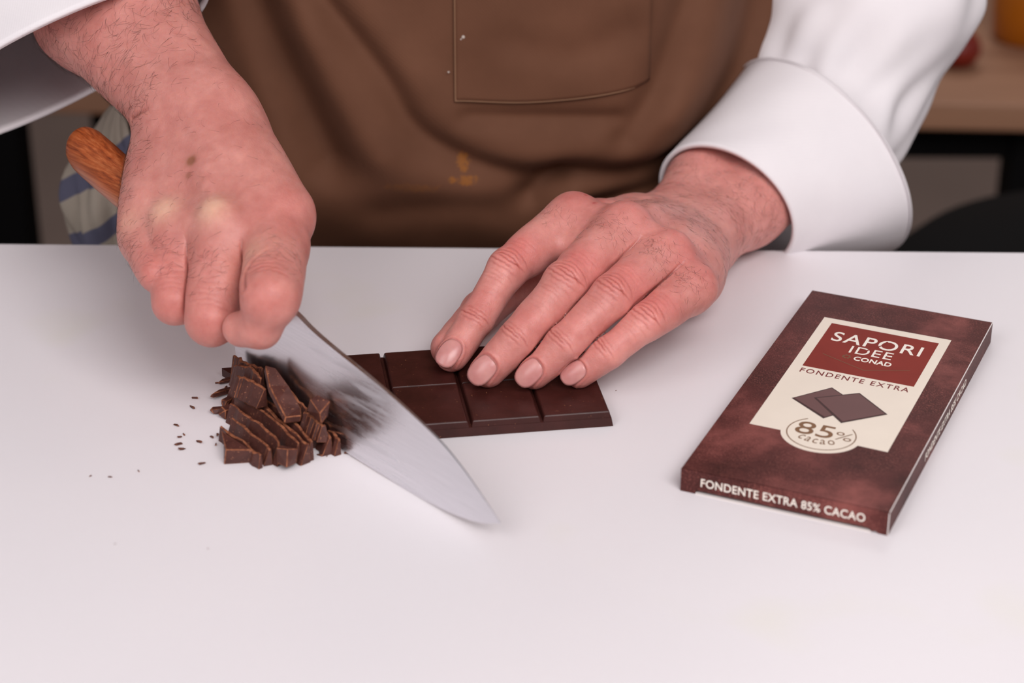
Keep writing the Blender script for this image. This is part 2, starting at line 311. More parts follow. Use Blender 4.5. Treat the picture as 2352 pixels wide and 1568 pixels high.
TIP = np.array([-3.7, -157.3, 9.0]); KU = np.array([math.cos(math.radians(-48)), math.sin(math.radians(-48)), 0.0]); KN = np.array([-KU[1], KU[0], 0.0])

# ------------------------------------------------------------------ setting
def quad_plane(name, x0, x1, y0, y1, z, mat):
    return mesh(name, [(x0, y0, z), (x1, y0, z), (x1, y1, z), (x0, y1, z)], [(0, 1, 2, 3)], mat)
bm = bmesh.new(); box(bm, (-3200, -2500, -920), (3200, 3400, -900))
tag(bm_obj('floor', bm, M['floor']), kind='structure')
bm = bmesh.new(); box(bm, (-3200, 3000, -900), (3200, 3100, 1700))
tag(bm_obj('wall_back', bm, M['wall']), kind='structure')
# unseen counter that carries the board, its back edge flush with the board's
bm = bmesh.new(); box(bm, (-520, -560, -900), (520, 84, -20.5))
tag(bm_obj('work_counter', bm, M['jacket']), kind='structure')

# cutting board
def build_board():
    bm = bmesh.new(); box(bm, (-330, -330, -20), (330, 94.5, 0))
    for v in bm.verts:
        if v.co.y > 0: v.co.y += -v.co.x * 0.0135
    o = bm_obj('cutting_board', bm, M['board']); bevel_mod(o, 1.5, 3)
    return tag(o, 'large white plastic cutting board filling the foreground', 'cutting board')
build_board()

# ------------------------------------------------------------------ wooden table, jar, fruit, stool behind the person
def build_background():
    t = tag(empty('table', (0, 900, -900)), 'wooden table on black metal legs behind the person, out of focus', 'table')
    def part(name, lo, hi, mat, bev=2):
        bm = bmesh.new(); box(bm, (lo[0], lo[1] - 900, lo[2] + 900), (hi[0], hi[1] - 900, hi[2] + 900))
        o = bm_obj(name, bm, mat, t); bevel_mod(o, bev, 2); return o
    o = part('table_top', (-900, 762, -192), (900, 1440, -170), M['table']); o.rotation_euler = (0, 0, -0.045)
    part('leg', (-442, 775, -900), (-384, 815, -192), M['black'])
    part('leg', (-345, 860, -900), (-309, 896, -192), M['black'])
    part('leg', (392, 785, -900), (440, 823, -192), M['black'])
    part('under_table_shade', (255, 790, -232), (880, 812, -192), M['black'])  # added black strip standing in for the shade under the table
    part('leg', (600, 1300, -900), (640, 1340, -192), M['black'])
    # jar and fruit
    def lathe(name, prof, mat, parent=None, seg=40, off=(0, 0, 0)):
        vs, fs = [], []
        for r, z in prof:
            for k in range(seg):
                a = 2 * math.pi * k / seg; vs.append((off[0] + r * math.cos(a), off[1] + r * math.sin(a), off[2] + z))
        for i in range(len(prof) - 1):
            for k in range(seg):
                fs.append((i * seg + k, i * seg + (k + 1) % seg, (i + 1) * seg + (k + 1) % seg, (i + 1) * seg + k))
        return mesh(name, vs, fs, mat, parent, True)
    j = tag(empty('jar', (424, 900, -170)), 'orange glazed jar standing on the wooden table at top right', 'jar')
    lathe('jar_body', [(0, 0), (26, 0), (30, 4), (32, 30), (32, 75), (27, 88), (24, 92), (24, 96), (0, 96)], M['orange'], j)
    lathe('lid', [(0, 96.5), (27, 96.5), (28, 100), (27, 112), (0, 114)], M['black'], j)
    f = tag(empty('tomato', (352, 835, -170)), 'small red tomato on the wooden table beside the white sleeve', 'tomato')
    lathe('fruit_body', [(0, 2), (8, 0.3), (14, 3), (18, 10), (18.5, 16), (15, 24), (8, 28), (2, 26.5), (0, 26)], M['red'], f)
    lathe('stem', [(0, 25), (1.5, 25), (1.2, 31), (0, 31)], M['black'], f, 10)
    s = tag(empty('stool', (404, 470, -872)), 'black round stool behind the right forearm, out of focus', 'stool')
    lathe('seat', [(0, 624), (150, 624), (165, 630), (172, 644), (168, 669), (150, 686), (90, 693), (0, 695)], M['black'], s, 64)
    lathe('base', [(0, -28), (170, -28), (170, 0), (172, 6), (150, 14), (40, 22), (0, 24)], M['black'], s, 48)
    lathe('column', [(0, 20), (24, 20), (24, 630), (0, 630)], M['black'], s, 24)
build_background()

# ------------------------------------------------------------------ implicit surfaces for the hands
def prim(P, pr):
    a, b, ra, rb = pr[0], pr[1], pr[2], pr[3]
    a = np.asarray(a, np.float32); b = np.asarray(b, np.float32); ab = b - a; L2 = float(ab @ ab) + 1e-6
    q = P - a; t = np.clip(q @ ab / L2, 0, 1)
    q -= t[:, None] * ab
    r = ra + t * (rb - ra)
    if len(pr) > 4:                                    # flattened along pr[4] by pr[5]
        nn = np.asarray(pr[4], np.float32); k = pr[5]
        q = q + (q @ nn * (1 / k - 1))[:, None] * nn
        return (np.sqrt((q * q).sum(1)) - r) * min(1.0, k) ** 0.5
    return np.sqrt((q * q).sum(1)) - r
def smin(a, b, k):
    h = np.clip(0.5 + 0.5 * (b - a) / k, 0, 1)
    return b + (a - b) * h - k * h * (1 - h)
def hand_field(H):
    def f(P):
        P = P.astype(np.float32); d = None
        for pr, k in H['palm']:
            e = prim(P, pr); d = e if d is None else smin(d, e, k)
        for pr, k in H.get('sub', []):
            d = -smin(-d, prim(P, pr), k)
        res = None; es = []
        for fg in H['fingers']:
            e = None
            for pr, k in fg['prims']:
                x = prim(P, pr); e = x if e is None else smin(e, x, k)
            es.append(e); x = smin(d, e, fg['k'])
            res = x if res is None else smin(res, x, H.get('kf', 0.7))
        for i in H['pairs']:                           # fingers lie against each other but stay separate: a deep narrow fold between them
            res = np.maximum(res, np.minimum(np.minimum(H['gap'] - np.abs(es[i] - es[i + 1]) * .5, (d - H['web']) * .4), 2.5 - np.minimum(es[i], es[i + 1])))
        return res
    return f
def extract(f, lo, hi, h):
    B = 8; lo = np.asarray(lo, float); nb = np.ceil((np.asarray(hi) - lo) / (h * B)).astype(int); N = nb * B
    c = [lo[i] + (np.arange(nb[i]) * B + (B - 1) / 2) * h for i in range(3)]
    G = np.stack(np.meshgrid(*c, indexing='ij'), -1).reshape(-1, 3)
    dc = f(G).reshape(nb)
    D = np.repeat(np.repeat(np.repeat(np.where(dc > 0, 9.0, -9.0).astype(np.float32), B, 0), B, 1), B, 2)
    act = np.argwhere(np.abs(dc) < h * B * 0.95 + 1.5)
    loc = np.stack(np.meshgrid(*[np.arange(B)] * 3, indexing='ij'), -1).reshape(-1, 3)
    for s in range(0, len(act), 400):
        ix = (act[s:s + 400, None, :] * B + loc[None]).reshape(-1, 3)
        D[ix[:, 0], ix[:, 1], ix[:, 2]] = f(lo + ix * h)
    ins = D < 0
    cnt = sum(ins[i:N[0] - 1 + i, j:N[1] - 1 + j, k:N[2] - 1 + k].astype(np.int8) for i in (0, 1) for j in (0, 1) for k in (0, 1))
    cells = np.argwhere((cnt > 0) & (cnt < 8))
    idx = np.full(cnt.shape, -1, np.int32); idx[cells[:, 0], cells[:, 1], cells[:, 2]] = np.arange(len(cells))
    corners = [(i, j, k) for i in (0, 1) for j in (0, 1) for k in (0, 1)]
    val = {c_: D[cells[:, 0] + c_[0], cells[:, 1] + c_[1], cells[:, 2] + c_[2]] for c_ in corners}
    acc = np.zeros((len(cells), 3)); w = np.zeros(len(cells))
    for a in corners:
        for ax in range(3):
            if a[ax] == 0:
                b = list(a); b[ax] = 1; b = tuple(b); va, vb = val[a], val[b]
                m_ = (va < 0) != (vb < 0); t = np.where(m_, va / np.where(m_, va - vb, 1), 0)
                p = np.tile(np.array(a, float), (len(cells), 1)); p[:, ax] = t
                acc[m_] += p[m_]; w[m_] += 1
    V = lo + (cells + acc / w[:, None]) * h
    F = []
    for ax in range(3):
        o1, o2 = (ax + 1) % 3, (ax + 2) % 3
        sl0 = [slice(None)] * 3; sl1 = [slice(None)] * 3
        sl0[ax] = slice(0, -1); sl1[ax] = slice(1, None)
        A, Bv = ins[tuple(sl0)], ins[tuple(sl1)]
        e = np.argwhere(A != Bv); flip = A[e[:, 0], e[:, 1], e[:, 2]]
        ok = (e[:, o1] > 0) & (e[:, o2] > 0) & (e[:, o1] < N[o1] - 1) & (e[:, o2] < N[o2] - 1)
        e = e[ok]; flip = flip[ok]; q = []
        for d1, d2 in ((1, 1), (0, 1), (0, 0), (1, 0)):
            c_ = e.copy(); c_[:, o1] -= d1; c_[:, o2] -= d2; q.append(idx[c_[:, 0], c_[:, 1], c_[:, 2]])
        q = np.stack(q, 1); q[~flip] = q[~flip][:, ::-1]; F.append(q)
    F = np.concatenate(F); F = F[(F >= 0).all(1)]
    lab = np.arange(len(V))                            # keep the largest connected piece only
    for _ in range(400):
        m_ = lab[F].min(1); new = lab.copy()
        for i in range(4): np.minimum.at(new, F[:, i], m_)
        new = new[new]
        if (new == lab).all(): break
        lab = new
    big = np.bincount(lab).argmax(); keep = lab == big; remap = np.cumsum(keep) - 1
    return V[keep], remap[F[keep[F].all(1)]]
def vnormals(V, F):
    a, b, c, d = (V[F[:, i]] for i in range(4)); fn = np.cross(c - a, d - b)
    N = np.zeros_like(V)
    for i in range(4):
        for k in range(3): N[:, k] += np.bincount(F[:, i], fn[:, k], len(V))
    return N / (np.linalg.norm(N, axis=1, keepdims=True) + 1e-9)
def smooth_verts(V, F, it=1, lam=0.5):
    for _ in range(it):
        acc = np.zeros_like(V); w = np.zeros(len(V))
        for i in range(4):
            j = F[:, (i + 1) % 4]; k0 = F[:, i]
            for a_, b_ in ((k0, j), (j, k0)):
                for c_ in range(3): acc[:, c_] += np.bincount(a_, V[b_, c_], len(V))
                w += np.bincount(a_, minlength=len(V))
        V = V + lam * (acc / np.maximum(w, 1)[:, None] - V)
    return V
def sstep(x, a, b):
    t = np.clip((x - a) / (b - a), 0, 1); return t * t * (3 - 2 * t)

def crease(V, N, D, c, t, nrm, half, offs, depth, sig=0.45, curve=0.0, wig=0.25, W=None):
    """cut curved grooves across a joint: c centre, t along the finger, nrm towards the back of the finger"""
    t = unit(t); nrm = unit(np.asarray(nrm) - np.dot(nrm, t) * t); b = np.cross(t, nrm)
    q = V - c; sel = np.where((np.abs(q).max(1) < 22))[0]; q = q[sel]
    x, y, z = q @ t, q @ b, q @ nrm
    face = sstep(N[sel] @ nrm, 0.05, 0.5)
    for i, o in enumerate(offs):
        dd = depth if np.isscalar(depth) else depth[i]
        hw = half if np.isscalar(half) else half[i]
        p = x - o - curve * (o / (abs(o) + 1e-3)) * y * y - wig * np.sin(y * 0.9 + i * 1.7) - wig * 0.6 * np.sin(y * 2.3 + i)
        gv = dd * np.exp(-(p / sig) ** 2) * face * (1 - sstep(np.abs(y + hw * .25 * math.sin(i * 2.1)), hw * 0.5, hw)) * (z > 0)
        D[sel] -= gv
        if W is not None: W[sel] += gv

def finger_prims(pts, rad, k=2.5):
    out = []
    for i in range(len(pts) - 1):
        out.append(((pts[i], pts[i + 1], rad[i], rad[i + 1]), k))
    return out
SKIN = np.array([0.61, 0.257, 0.218]); REDD = np.array([0.60, 0.165, 0.145]); PALE = np.array([0.76, 0.46, 0.34])

def build_left_hand():
    L = {k: [np.array(p) for p in v] if isinstance(v[0], list) else np.array(v) for k, v in J['lh'].items()}
    names = ('index', 'middle', 'ring', 'little'); rad = dict(index=(5.9, 6.7, 7.9, 8.8), middle=(6.3, 7.4, 8.7, 9.2), ring=(6.0, 7.1, 8.3, 8.8), little=(5.3, 6.1, 7.1, 8.0))
    wd = unit(L['little'][3] - L['index'][3]); W, A, A2 = L['wrist'], L['arm'], L['arm2']
    fl = unit(np.cross(wd, unit(L['middle'][3] - W)));  fl = fl if fl[2] > 0 else -fl
    palm = []
    for i, n_ in enumerate(names):
        m_ = L[n_][3]; w_ = W + wd * (-8 + 5.5 * i)
        palm.append(((m_ - fl * .8, w_ + fl * (.5 * i - .5), rad[n_][3] - 0.3, 12.2), 9.0))
        if i: palm.append(((m_ * .6 + w_ * .4 + fl * (.3 * i - .6), m_ * .35 + w_ * .65 + fl * (.6 * i - .6), 10.0, 10.8), 8.0))
        palm.append(((m_ + fl * .6, m_ + fl * .6, rad[n_][3] - 1.6, rad[n_][3] - 1.6), 6.0))
    for n1, n2 in zip(names[:-1], names[1:]):
        M1, M2, P1, P2 = L[n1][3], L[n2][3], L[n1][2], L[n2][2]; r_ = min(rad[n1][3], rad[n2][3])
        palm.append(((M1 - fl * .6, M2 - fl * .6, r_ - .9, r_ - .9), 5.0))
        palm.append((((M1 + M2) / 2 - fl * 1.5, (M1 * .66 + P1 * .34 + M2 * .66 + P2 * .34) / 2 - fl * 3.0, r_ - 1.6, r_ - 2.8), 5.0))
    palm.append(((L['hypo'], W + wd * 8 - fl * 3, 12.0, 12.0), 10.0))
    palm.append(((L['index'][3] * .6 + W * .4 - fl * 10, L['thumb'][3], 10.0, 11.0), 10.0))
    for s_ in (-1, 1):
        palm.append(((W + wd * 9 * s_, A + wd * 11 * s_, 13.5, 16.0), 10.0))
        palm.append(((A + wd * 11 * s_, A2 + wd * 13 * s_, 16.0, 20.0), 10.0))
    palm.append(((W + wd * 10 + fl * 7, W + wd * 11 + fl * 7 + unit(A - W) * 8, 7.5, 7.0), 8.0))
    fingers = [dict(prims=finger_prims(L[n_], rad[n_]), k=6.0) for n_ in names]
    for n_, fg in zip(names, fingers):
        T, D_, P_, M_ = L[n_]; r = rad[n_]
        fg['prims'].append(((P_ + fl * 1.5, P_ + fl * 1.5, r[2] - 0.9, r[2] - 0.9), 2.5))
        fg['prims'].append(((P_ * .7 + M_ * .3 + fl * .2, P_ * .2 + M_ * .8 + fl * .4, r[2] - .3, r[3] - .3), 6.0))
        fg['prims'].append(((T - np.array([0, 0, .6]), T * .4 + D_ * .6 - np.array([0, 0, 1.2]), r[0] - 0.5, r[0] - 0.2), 3.0))
    fingers.append(dict(prims=finger_prims(L['thumb'], (6.8, 8.0, 8.5, 11.0)), k=6.0))
    H = dict(palm=palm, fingers=fingers, kf=0.8, gap=0.42, web=0.6, pairs=(0, 1, 2))
    f = hand_field(H)
    V, F = extract(f, (-45, -72, -14), (140, 130, 66), 0.52)
    V = smooth_verts(V, F, 2, 0.5); N = vnormals(V, F); D = np.zeros(len(V))
    nail_frames = []; CW = np.zeros(len(V))
    tint = np.tile(SKIN, (len(V), 1))
    def toward(col, w): tint[:] = tint + (col - tint) * np.clip(w, 0, 1)[:, None]
    def blob(c, r): return np.exp(-((V - c) ** 2).sum(1) / (r * r))
    for n_ in names:
        T, D_, P_, M_ = L[n_]; r = rad[n_]
        t1, t2 = unit(D_ - T), unit(P_ - D_); vw = unit(np.array([-0.10, -0.74, 0.66]))
        crease(V, N, D, P_, unit(unit(M_ - P_) + t2), fl + vw * .4, r[2] * 0.95, (-5.2, -3.4, -1.5, .4, 2.3, 4.3), (.22, .34, .42, .38, .32, .24), 0.36, -0.030, .14, CW)
        crease(V, N, D, P_, unit(unit(M_ - P_) + t2), fl + vw * .4, r[2] * 0.8, (-10.5, -9, -7.2, 7.0, 8.8, 10.6), 0.11, 0.36, -0.01, .14, CW)
        crease(V, N, D, D_, unit(t1 + t2), fl + vw * .6, r[1] * 0.95, (-2.4, -0.6, .8, 2.4), (.2, .38, .3, .16), 0.36, -0.015, .14, CW)
        for k in range(5): crease(V, N, D, D_ * .45 + P_ * .55, t2, fl + vw * .5, r[1] * .8, (-4 + 2.1 * k,), 0.05, 0.4, 0.0, .2, CW)
        toward(REDD, blob(P_ + fl * r[2], 9) * .75); toward(REDD, blob(D_ + fl * r[1], 7) * .4)
        toward(REDD, blob(T, 9) * .35); toward(REDD, blob(M_ + fl * 10, 12) * .45)
        # nail seat
        ax = unit(T - D_); nn = unit(vw - (vw @ ax) * ax); bb = np.cross(ax, nn)
        hw, hl = r[0] * 0.74, r[0] * 1.02; c0 = T + ax * 1.3
        q = V - c0; x, y, z = q @ ax, q @ bb, q @ nn
        rr = (np.abs(x / hl) ** 2.6 + np.abs(y / hw) ** 2.6) ** (1 / 2.6)
        on = (z > 0) & (np.abs(x) < hl * 1.5) & (np.abs(y) < hw * 1.35) & (z < r[0] * 1.5)
        D += np.where(on, -0.35 * (1 - sstep(rr, 0.86, 1.02)) + 0.32 * np.exp(-((rr - 1.13) / 0.1) ** 2) * (x < hl * .5) , 0)
        toward(REDD * .8, np.where(on, np.exp(-((rr - 1.03) / 0.07) ** 2) * .6, 0))
        nail_frames.append((n_, c0, ax, bb, nn, hw, hl))
    lowf = np.sin(V[:, 0] * .31 + V[:, 1] * .23) * np.sin(V[:, 1] * .29 - V[:, 2] * .33 + 1) + np.sin(V[:, 2] * .41 + V[:, 0] * .17)
    D += 0.12 * lowf
    toward(np.array([0.42, 0.085, 0.065]), CW * 2.2)
    for c in J['dots']: toward(np.array([0.45, 0.06, 0.06]), np.clip(1.6 * blob(np.array(c), .7), 0, 1) * .8)
    # tendons fan out over the back of the hand
    for n_ in names:
        M_ = L[n_][3]; w_ = W + wd * (-4 + 2.5 * names.index(n_)); ab = w_ - M_; t = np.clip(((V - M_) @ ab) / (ab @ ab), 0, 1)
        dd = V - (M_ + t[:, None] * ab); side = np.abs(dd @ wd)
        D += 0.45 * np.exp(-(side / 2.6) ** 2) * sstep(N @ fl, 0.2, 0.7) * sstep(t, 0.02, 0.2) * (1 - sstep(t, .6, .95))
    toward(np.array([0.50, 0.27, 0.25]), blob(W * .5 + L['ring'][3] * .5 + fl * 14, 18) * .35)
    tint = np.clip(tint * np.array([1.10, 1.12, 1.15]), 0, .85)   # extra brightness put into this hand's colour, with a pinker tone
    V = V + N * D[:, None]
    # nails
    nails = []
    for (n_, c0, ax, bb, nn, hw, hl) in nail_frames:
        rings, seg = 7, 28; pts = [(0, 0)]
        for i in range(1, rings + 1):
            for k in range(seg):
                a = 2 * math.pi * k / seg; ca, sa = math.cos(a), math.sin(a); e = (abs(ca) ** 2.6 + abs(sa) ** 2.6) ** (-1 / 2.6)
                rr = i / rings * 0.97; pts.append((rr * hl * ca * e, rr * hw * sa * e))
        P0 = np.array([c0 + ax * x + bb * y for x, y in pts]); lo_, hi_ = np.full(len(P0), -4.0), np.full(len(P0), 11.0)
        for _ in range(22):
            md = (lo_ + hi_) / 2; ins_ = f(P0 + nn * md[:, None]) < 0; lo_ = np.where(ins_, md, lo_); hi_ = np.where(ins_, hi_, md)
        hgt = lo_.copy(); y = np.array([p[1] for p in pts]); x = np.array([p[0] for p in pts])
        arch = hgt[0] + .05 - (y / hw) ** 2 * hw * 0.36 - (x + 1) ** 2 * 0.026
        hgt = arch
        Q = P0 + nn * hgt[:, None]
        fs = [(0, 1 + k, 1 + (k + 1) % seg) for k in range(seg)]
        for i in range(rings - 1):
            for k in range(seg): fs.append((1 + i * seg + k, 1 + (i + 1) * seg + k, 1 + (i + 1) * seg + (k + 1) % seg, 1 + i * seg + (k + 1) % seg))
        nails.append((Q, fs))
    return dict(V=V, F=F, tint=tint, nails=nails, L=L, fl=fl, wd=wd, N=N, rad=rad, names=names)

def build_right_hand():
    L = {k: [np.array(p) for p in v] if isinstance(v[0], list) else np.array(v) for k, v in J['rh'].items()}
    names = ('index', 'middle', 'ring', 'little'); rad = dict(index=(6.8, 7.7, 10.4, 10.5), middle=(7.2, 8.2, 9.6, 10.2), ring=(6.8, 7.6, 8.2, 9.4), little=(6.2, 6.6, 6.8, 8.2))
    W, A, A2 = L['wrist'], L['arm'], L['arm2']
    wd = unit(L['little'][3] - L['index'][3]); ax = unit(L['middle'][3] - W)
    fl = unit(np.cross(wd, ax)); fl = fl if fl[2] > 0 else -fl
    wd2 = unit(np.array([-0.93, 0.30, -0.18])); palm = []
    for i, n_ in enumerate(names):
        m_ = L[n_][3]; w_ = W + wd2 * (-9 + 6.3 * i)
        palm.append(((m_ - fl * 1.0, w_, rad[n_][3] - 0.4, 12.5), 9.0))
        palm.append(((m_ + fl * 1.7, m_ + fl * 1.7, rad[n_][3] - 2.6, rad[n_][3] - 2.6), 4.0))
    for n1, n2 in zip(names[:-1], names[1:]):
        M1, M2, P1, P2 = L[n1][3], L[n2][3], L[n1][2], L[n2][2]; r_ = min(rad[n1][3], rad[n2][3])
        palm.append(((M1 - fl * .6, M2 - fl * .6, r_ - .9, r_ - .9), 5.0))
        if n1 != 'index': palm.append((((M1 + M2) / 2 - fl * 1.0, (M1 * .62 + P1 * .38 + M2 * .62 + P2 * .38) / 2 + np.array([0, 2.0, -1.0]), r_ - 1.2, r_ - 2.2), 5.0))
    palm.append(((L['hypo'][0], L['hypo'][1], 9.5, 11.0), 10.0))
    palm.append(((L['thumb'][3], L['thumb'][2], 12.0, 10.5), 10.0))
    for s_ in (-1, 1):
        palm.append(((W + wd2 * 9 * s_, A + wd2 * 12.5 * s_, 13.5, 20.0), 12.0))
        palm.append(((A + wd2 * 12.5 * s_, A2 + wd2 * 10 * s_, 20.0, 17.0), 12.0))
    fingers = []
    for n_ in names:
        T, D_, P_, M_ = L[n_]; r = rad[n_]
        pr = finger_prims(L[n_], r)
        pr.append(((P_ * .75 + M_ * .25, P_ * .3 + M_ * .7, r[2] - .1, (r[2] + r[3]) / 2), 5.0))
        fingers.append(dict(prims=pr, k=5.5))
    fingers.append(dict(prims=finger_prims(L['thumb'], (8.0, 9.0, 9.5, 12.0)), k=6.0))
    H = dict(palm=palm, fingers=fingers, kf=0.8, gap=0.42, web=0.6, pairs=(0, 1))
    f = hand_field(H)
    V, F = extract(f, (-235, -105, 20), (-62, 135, 160), 0.55)
    V = smooth_verts(V, F, 2, 0.5); N = vnormals(V, F); D = np.zeros(len(V))
    tint = np.tile(SKIN, (len(V), 1))
    def toward(col, w): tint[:] = tint + (col - tint) * np.clip(w, 0, 1)[:, None]
    def blob(c, r): return np.exp(-((V - c) ** 2).sum(1) / (r * r))
    vw = unit(np.array([-0.1, -0.85, 0.5])); CR = np.zeros(len(V))
    for n_ in names:
        T, D_, P_, M_ = L[n_]; r = rad[n_]; t = unit(P_ - M_)
        toward(REDD, blob(P_ + vw * r[2], 10) * .28); toward(REDD, blob((P_ + M_) / 2 + vw * r[2], 10) * .2)
        for k in range(7): crease(V, N, D, P_ * .55 + M_ * .45, t, vw, r[2] * .9, (-9 + 2.6 * k,), 0.07, 0.5, 0.0, .5)
        crease(V, N, D, P_ * .85 + M_ * .15, t, vw, r[2] * (.8 if n_ == 'index' else .95), (-5, -2.6, -.6, 1.4, 3.4), (.12, .2, .34, .36, .3) if n_ == 'index' else .11, 0.42, 0.02, .2, CR)
    toward(PALE, blob(L['middle'][3] + fl * 11, 6.0) * 1.1); toward(PALE, blob(L['ring'][3] + fl * 10, 6.0) * 1.0)
    toward(PALE, blob(L['little'][3] + fl * 9, 6.0) * .5); toward(PALE, blob(L['index'][3] * .6 + L['index'][2] * .4 + np.array([-9, -4, 6]), 8) * .5)
    toward(REDD, blob(L['index'][3] + fl * 10 + np.array([6, 6, 2]), 14) * .35)
    toward(np.array([0.45, 0.10, 0.08]), CR * 1.6)
    # knuckle skin pulled tight: tendons
    for n_ in names:
        M_ = L[n_][3]; w_ = W + wd2 * (-4 + 2.5 * names.index(n_)); ab = w_ - M_; t = np.clip(((V - M_) @ ab) / (ab @ ab), 0, 1)
        side = np.abs((V - (M_ + t[:, None] * ab)) @ wd2)
        D += (0.5 if n_ in ('middle', 'index') else 0.2) * np.exp(-(side / 3.0) ** 2) * sstep(N @ fl, 0.1, 0.6) * sstep(t, 0.02, 0.25) * (1 - sstep(t, .6, .95))
    # wrist crease on the little-finger side and a brown mole with a smaller one below
    def groove(pts, dep, sig, lip, fade):
        wc = catmull([np.array(p) for p in pts], 6); nr = np.where(((V - wc.mean(0)) ** 2).sum(1) < 900)[0]; dmin = np.full(len(nr), 1e9)
        for a_, b_ in zip(wc[:-1], wc[1:]):
            tt = np.clip(((V[nr] - a_) @ (b_ - a_)) / ((b_ - a_) @ (b_ - a_)), 0, 1); dmin = np.minimum(dmin, np.linalg.norm(V[nr] - a_ - tt[:, None] * (b_ - a_), axis=1))
        tp = 1 - sstep(np.linalg.norm(V[nr] - wc[0], axis=1), fade * .2, fade)
        D[nr] -= tp * (dep * np.exp(-(dmin / sig) ** 2) - lip * np.exp(-((dmin - 2.2) / 1.3) ** 2))
        w = np.zeros(len(V)); w[nr] = .7 * tp * np.exp(-(dmin / (sig * .9)) ** 2); toward(np.array([0.48, 0.13, 0.10]), w)
    groove(J['wcrease'], .75, .8, .35, 17); groove(J['ifold'], .9, .8, .35, 26)
    mo = W * .48 + L['ring'][3] * .26 + L['middle'][3] * .26
    for c, r, w in ((J['mole'][0], 2.1, 1.0), (J['mole'][1], 1.2, .6)):
        toward(np.array([0.33, 0.13, 0.075]), np.clip(1.6 * blob(np.array(c), r), 0, 1) * w)
    lowf = np.sin(V[:, 0] * .31 + V[:, 1] * .23) * np.sin(V[:, 1] * .29 - V[:, 2] * .33 + 1) + np.sin(V[:, 2] * .41 + V[:, 0] * .17)
    V = V + N * (D + 0.12 * lowf)[:, None]
    return dict(V=V, F=F, tint=tint, L=L, fl=fl, wd=wd, wd2=wd2, N=N, rad=rad, names=names, f=f)

# ------------------------------------------------------------------ person
PERSON = tag(empty('person', (0, 200, -900)), 'person in a white jacket and brown apron chopping chocolate with both hands', 'person')
POFF = (0, -200, 900)
def pmesh(name, verts, faces, mat, parent=None, smooth=True):
    """mesh under PERSON (or one of its parts), verts in world mm"""
    o = mesh(name, [(v[0] + POFF[0], v[1] + POFF[1], v[2] + POFF[2]) for v in verts], faces, mat, parent or PERSON, smooth)
    return o

def boundary_loop(F, nv):
    E = np.concatenate([F[:, [i, (i + 1) % 4]] for i in range(4)]); key = np.sort(E, 1); kk = key[:, 0].astype(np.int64) * nv + key[:, 1]
    u_, inv, cnt = np.unique(kk, return_inverse=True, return_counts=True)
    be = E[cnt[inv] == 1]; nxt = {int(a): int(b) for a, b in be}
    loops, seen = [], set()
    for s in nxt:
        if s in seen: continue
        lp = [s]; seen.add(s); c = nxt.get(s)
        while c is not None and c not in seen: lp.append(c); seen.add(c); c = nxt.get(c)
        loops.append(lp)
    return max(loops, key=len) if loops else []

